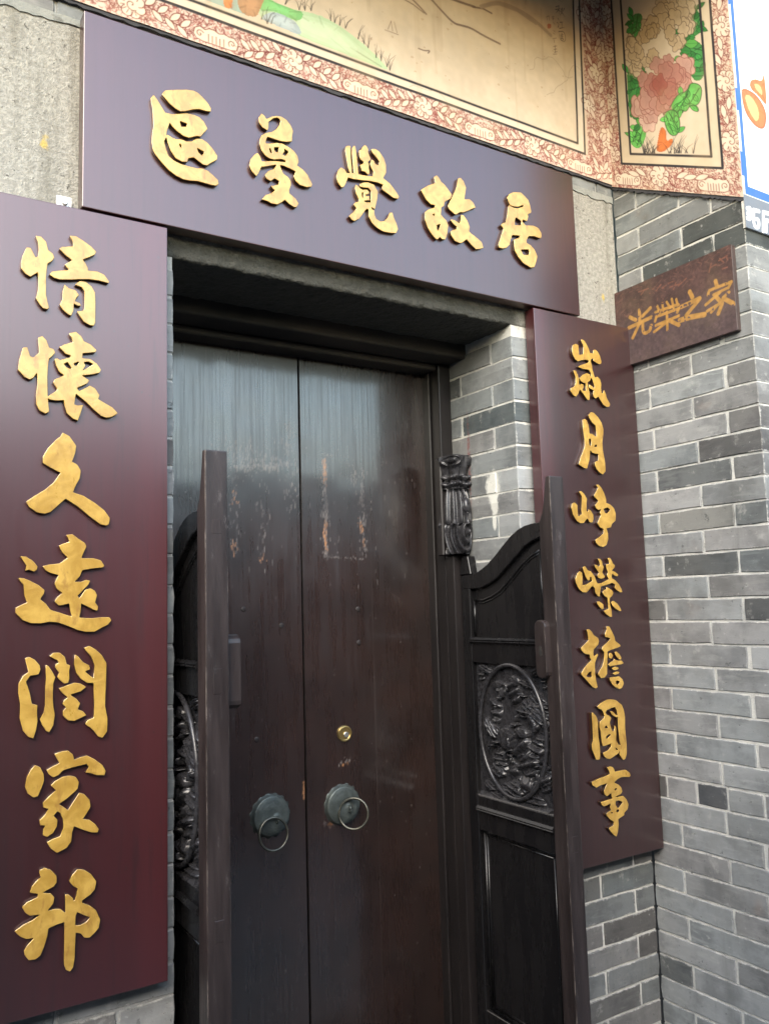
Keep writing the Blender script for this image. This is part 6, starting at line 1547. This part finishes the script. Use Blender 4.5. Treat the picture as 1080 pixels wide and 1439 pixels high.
knocker(dl, -1.0935, -.538, (-1.110, DF - .058, -.574), 0.0, .0415)
knocker(dr, -.8665, -.543, (-.862, DF - .060, -.558), math.radians(-38), .0415)
bm = bmesh.new()
bm_lathe(bm, [(.0235, 0), (.0235, .004), (.0225, .0075), (.0190, .0085), (.0170, .0078), (.0165, .006), (0, .006)], (-.853, DF + .001, -.342), (0, -1, 0), 36)
lk = bm_done(bm, 'lock_cylinder', M['brass'], dr, smooth=False, bevel=.0004)
bm = bmesh.new()
bm_lathe(bm, [(.0080, 0), (.0080, .0035), (.0070, .0042), (0, .0042)], (-.850, DF - .005, -.345), (0, -1, 0), 24)
kp = bm_done(bm, 'key_plug', M['steel'], None); kp.parent = lk; kp.location = (0, 0, 0)
for d_, pts in ((dl, ((-1.165, .03), (-1.05, -.02), (-1.13, -.33))), (dr, ((-.795, .02), (-.795, -.08)))):
    for (x, z) in pts:
        bm = bmesh.new()
        bm_lathe(bm, [(.0085, 0), (.0078, .0012), (.005, .0020), (0, .0023)], (x, DF, z), (0, -1, 0), 14)
        bm_done(bm, 'nail_head', M['nail'], d_, smooth=True)

# ------------------------------------------------------------------ carved half gates, swung open
OGT = [(.256, .112), (.204, .115), (.170, .121), (.128, .140), (.091, .163), (.054, .190), (.018, .215), (-.016, .232), (-.046, .241), (-.075, .244), (-.112, .245)]
OGB = [(.256, .075), (.215, .071), (.165, .072), (.124, .083), (.083, .100), (.020, .141), (-.042, .183), (-.071, .195), (-.112, .205)]
MLD = [(.209, .036), (.168, .036), (.126, .046), (.086, .062), (.038, .095), (-.009, .130), (-.054, .156), (-.091, .169)]

def relief():
    """figures, palm leaves and rocks carved in an oval, scrolls in the corners"""
    W, H = 230, 300
    Y = np.linspace(.197, -.098, W)[None, :].repeat(H, 0)
    Z = np.linspace(-.540, -.150, H)[:, None].repeat(W, 1)
    X = 205 + (.193 - Y) / .269 * 365
    Q = 155 + (-.155 - Z) / .362 * 725
    h = np.full((H, W), -.006)
    def blob(cx, cy, rx, ry, ang, ht, ridge=0, rf=0.0):
        a = math.radians(ang)
        dx, dy = X - cx, Q - cy
        u = (dx * math.cos(a) + dy * math.sin(a)) / rx; v = (-dx * math.sin(a) + dy * math.cos(a)) / ry
        d = u * u + v * v
        b = ht * np.clip((1 - d) * 2.6, 0, 1) ** .5 * (.62 + .38 * np.sqrt(np.clip(1 - d, 0, 1)))
        if ridge: b = b * (1 + .42 * np.cos(ridge * v + rf * u))
        np.maximum(h, np.where(d < 1, b - .004, -9), out=h)
    for a in ((320, 270, 42, 30, 0, .016), (330, 300, 26, 60, 10, .014, 8), (420, 235, 34, 36, 0, .020), (415, 300, 40, 70, -5, .018, 9, 3), (480, 250, 50, 20, 20, .014, 6),
              (530, 395, 95, 52, 42, .017, 14), (470, 400, 50, 36, 10, .019, 7), (545, 320, 60, 34, 50, .013, 10), (270, 520, 72, 32, 62, .017, 12), (300, 430, 34, 70, 8, .014, 9),
              (365, 565, 66, 74, 0, .023), (450, 520, 44, 34, 20, .024), (440, 600, 60, 95, -8, .020, 8, 4), (515, 600, 46, 60, 20, .016, 8), (560, 540, 40, 44, 0, .013, 6),
              (470, 690, 66, 70, 0, .018, 7, 3), (400, 740, 30, 58, -22, .016, 6), (310, 690, 44, 50, 0, .015, 10), (300, 750, 50, 60, 40, .013, 12), (465, 800, 34, 80, 0, .018, 5),
              (560, 760, 46, 70, 12, .017, 6, 4), (560, 690, 60, 16, -6, .016), (395, 840, 56, 44, 25, .017, 9), (500, 890, 60, 40, 0, .012, 8), (340, 860, 40, 40, 0, .012, 7), (590, 470, 30, 60, 0, .012, 8),
              (245, 180, 46, 22, 30, .016, 9), (215, 215, 22, 40, 0, .013, 8), (550, 180, 44, 22, -30, .016, 9), (585, 225, 22, 44, 0, .013, 8), (250, 850, 42, 26, 40, .016, 9), (290, 905, 50, 18, 20, .013, 8),
              (600, 930, 40, 26, -30, .016, 9), (560, 985, 56, 18, 12, .013, 8), (628, 985, 24, 30, 0, .014, 8)):
        blob(*a)
    r = np.random.RandomState(5)
    for k in range(26):                                    # chisel-cut leaves and curls filling the ground
        a = r.uniform(0, 2 * math.pi); q = math.sqrt(r.uniform(.02, 1))
        blob(405 + 165 * q * math.cos(a), 540 + 330 * q * math.sin(a), r.uniform(16, 34), r.uniform(7, 13), r.uniform(0, 180), r.uniform(.012, .024), r.uniform(3, 7), r.uniform(-4, 4))
    for (cx, cy, n_, r0, r1, a0, a1, ht) in ((455, 365, 9, 20, 150, -8, 62, .021), (245, 480, 7, 10, 95, 30, 95, .018), (300, 720, 7, 8, 80, 60, 150, .017), (470, 860, 8, 10, 110, -150, -50, .018), (540, 800, 7, 10, 90, -110, -20, .018)):
        for i in range(n_):                                # palm and banana leaves, one blade at a time
            a = math.radians(a0 + (a1 - a0) * i / (n_ - 1)); R_ = (r0 + r1) / 2
            blob(cx + R_ * math.cos(a), cy + R_ * math.sin(a), (r1 - r0) / 2, 5 + r1 * .045, math.degrees(a), ht * (.8 + .2 * (i % 2)))
    cut = np.sin(X * .16 + 3 * np.sin(Q * .043)) * np.sin(Q * .13 + 2 * np.sin(X * .05))
    h += .0008 * cut * (h > 0) + .0002 * r.randn(H, W) * (h > -.004)
    return Y, Z, np.clip(h, -.008, .024)

RY, RZ, RH = relief()
_relief_me = {}

def half_gate(xf, inner, label):
    """xf: -x face; inner: direction (+1/-1) the latch block looks to"""
    TH = .050
    xm = xf + TH / 2
    gt = thing('half_gate', (xm, .04, GZ + .14), label, 'half gate', 'pair of carved half gates')
    B0_, B1 = xf + .004, xf + TH - .004
    zb = GZ + .18
    bm = bmesh.new()
    bm_prism(bm, [(-.160, zb), (-.160, .367), (-.144, .367), (-.139, .340), (-.132, .300), (-.124, .268), (-.110, .245), (-.110, zb)], 'x', xf, xf + TH)
    bm_done(bm, 'gate_post', M['post_wood'], gt, bevel=.003, seg=2)
    for nm, a in (('hinge_stile', (.2155, .256, zb, .0745)),):
        box(nm, B0_, B1, a[0], a[1], a[2], a[3], M['gate_wood'], gt, .002)
    bm = bmesh.new(); bm_prism(bm, OGT + OGB[::-1], 'x', B0_ - .0015, B1 + .0015)
    bm_done(bm, 'top_rail', M['gate_wood'], gt, bevel=.002)
    bm = bmesh.new(); bm_prism(bm, [(.262, .1155), (.203, .1155), (.216, .172), (.246, .172)], 'x', xf + .002, xf + .044)
    bm_done(bm, 'pivot_block', M['gate_wood'], gt, bevel=.002)
    for z0, z1 in ((-.150, -.088), (-.640, -.540), (zb, -1.145)):
        box('rail', B0_, B1, -.1095, .2150, z0, z1, M['gate_wood'], gt, .002)
    # panels
    bm = bmesh.new()
    bm_prism(bm, [(.2145, -.087)] + [(y, z) for y, z in OGB[1:]] + [(-.1095, -.087)], 'x', xm - .007, xm + .007)
    bm_done(bm, 'upper_panel', M['gate_wood'], gt)
    box('lower_panel', xm - .007, xm + .007, -.1095, .2150, -1.1445, -.6405, M['gate_wood'], gt, 0)
    bk = box('carved_panel', xm - .006, xm + .006, -.1095, .2150, -.5395, -.1505, M['carving'], gt, 0)
    for sg in (-1, 1):
        fx = xm + sg * .006
        P = np.stack([fx + sg * RH * .95, RY, RZ], -1)
        key = sg
        me = grid_mesh('carved_relief', P if sg > 0 else P[:, ::-1], M['carving'])
        r = link('carved_relief', me); r.parent = bk; r.location = (0, 0, 0)
        bm = bmesh.new()
        bm_tube(bm, [(fx + sg * .013, .050 + .142 * math.cos(t), -.337 + .186 * math.sin(t)) for t in np.linspace(0, 2 * math.pi, 73)[:-1]], .0062, 10, True)
        r = bm_done(bm, 'oval_frame', M['carving'], None, smooth=True); r.parent = bk; r.location = (0, 0, 0)
        bm = bmesh.new()
        bm_prism(bm, [(xm + sg * .006, -.5398), (xm + sg * .0205, -.5398), (xm + sg * .0185, -.5365), (xm + sg * .0075, -.5270), (xm + sg * .006, -.5270)], 'y', -.1093, .2148)
        r = bm_done(bm, 'sill_ledge', M['carving'], None); r.parent = bk; r.location = (0, 0, 0)
        fo = xf + .004 if sg < 0 else xf + TH - .004
        bm = bmesh.new()
        sx = xm + sg * .0085
        bm_tube(bm, [(sx, y, z) for y, z in MLD], .0036, 8)
        bm_tube(bm, [(sx, y - .004 * (y > -.05), z - .008) for y, z in MLD], .0022, 8)
        bm_tube(bm, [(sx, -.091, .169), (sx, -.094, -.07)], .0036, 8)
        bm_tube(bm, [(sx, .209, .036), (sx, .209, -.07)], .0036, 8)
        bm_done(bm, 'bead_moulding', M['gate_wood'], gt, smooth=True)
        bm = bmesh.new()
        for z in (-.6405, -1.1445):
            zz = z - .004 if z > -1 else z + .004
            dz = -.011 if z > -1 else .011
            bm_tube(bm, [(sx, .199, zz), (sx, -.096, zz)], .0042, 8)
            bm_tube(bm, [(sx, .189, zz + dz), (sx, -.086, zz + dz)], .0028, 8)
        for y in (.203, -.100):
            dy = -.011 if y > 0 else .011
            bm_tube(bm, [(sx, y, -.645), (sx, y, -1.14)], .0042, 8)
            bm_tube(bm, [(sx, y + dy, -.655), (sx, y + dy, -1.13)], .0028, 8)
        bm_done(bm, 'bead_moulding', M['gate_wood'], gt, smooth=True)
        for z in (-.083, -.576):              # projecting fillets with two grooves
            bm = bmesh.new()
            x0, x1 = (fo - .010, fo + .012) if sg < 0 else (fo - .012, fo + .010)
            hx = fo + sg * .010
            q = [(fo - sg * .002, z - .008), (fo + sg * .006, z - .008), (hx, z - .004), (hx - sg * .003, z - .001), (hx, z + .002), (hx - sg * .003, z + .005), (fo + sg * .004, z + .008), (fo - sg * .002, z + .008)]
            bm_prism(bm, q, 'y', -.109 + 0, .214)
            # profile is (x, z) extruded along y
            bm_done(bm, 'fillet_moulding', M['gate_wood'], gt)
    # latch block with a slot, on the inner face
    sx = xf if inner < 0 else xf + TH
    pj = .019 if inner < 0 else .038
    prof = []
    for t in np.linspace(0, math.pi, 7): prof.append((-.112 + .021 * math.cos(t), -.040 + .018 * math.sin(t)))
    for t in np.linspace(math.pi, 2 * math.pi, 7): prof.append((-.112 + .021 * math.cos(t), -.160 + .018 * math.sin(t)))
    bm = bmesh.new(); bm_prism(bm, prof, 'x', sx - inner * .002, sx + inner * pj)
    lb = bm_done(bm, 'latch_block', M['post_wood'], gt, bevel=.003, seg=2)
    s = box('latch_slot', min(sx + inner * (pj - .0005), sx + inner * (pj + .0006)), max(sx + inner * (pj - .0005), sx + inner * (pj + .0006)), -.118, -.106, -.118, -.092, M['soffit_wood'], None, 0)
    s.parent = lb; s.location = (0, 0, 0)
    # patched mortises on the post front
    for z, h in ((-.115, .052), (-.605, .042), (.205, .03)):
        p = box('post_patch', xm - .010, xm + .010, -.1607, -.158, z - h / 2, z + h / 2, M['post_wood'], gt, .0008)
    return gt

half_gate(-1.475, 1, 'left carved half gate, seen almost edge-on beside the left jamb')
half_gate(-.500, -1, 'right carved half gate with ogee top and oval carving')

# ------------------------------------------------------------------ houses across the alley (seen in the lacquer), plus an added light-blocking end wall
oh = thing('alley_block', (-4, -3.1, GZ), 'low dark brick house across the alley, facing the door', 'house')
box('wall', -9, -.62, -3.6, -3.1, GZ, 1.0, M['dark_brick_wall'], oh, .01)
box('roof', -9.2, -.60, -3.7, -2.9, 1.0, 1.12, M['roof_tile'], oh, .02)
for x in (-6.2, -4.4, -2.4):
    box('window', x, x + .8, -3.115, -3.095, -.4, .6, M['soffit_wood'], oh, .005)
oh2 = thing('alley_block', (4, -3.1, GZ), 'low reddish plastered house across the alley, facing the side wall', 'house')
box('wall', -.58, 12, -3.6, -3.1, GZ, .88, M['plaster_wall'], oh2, .01)
box('roof', -.58, 12.2, -3.7, -2.9, .88, .99, M['roof_tile'], oh2, .02)
for x in (1.8, 4.0, 7.0):
    box('window', x, x + .8, -3.115, -3.095, -.4, .6, M['soffit_wood'], oh2, .005)
end_blocker = thing('alley_block', (-6, -1.5, GZ), 'unseen grey wall added at the left end of the alley to block low light', 'house')  # added out of view to keep low light off the side wall
box('wall', -6.5, -6.0, -3.6, .4, GZ, 1.3, M['dark_brick_wall'], end_blocker, .01)
box('roof', -6.6, -5.8, -3.6, .4, 1.3, 1.42, M['roof_tile'], end_blocker, .02)
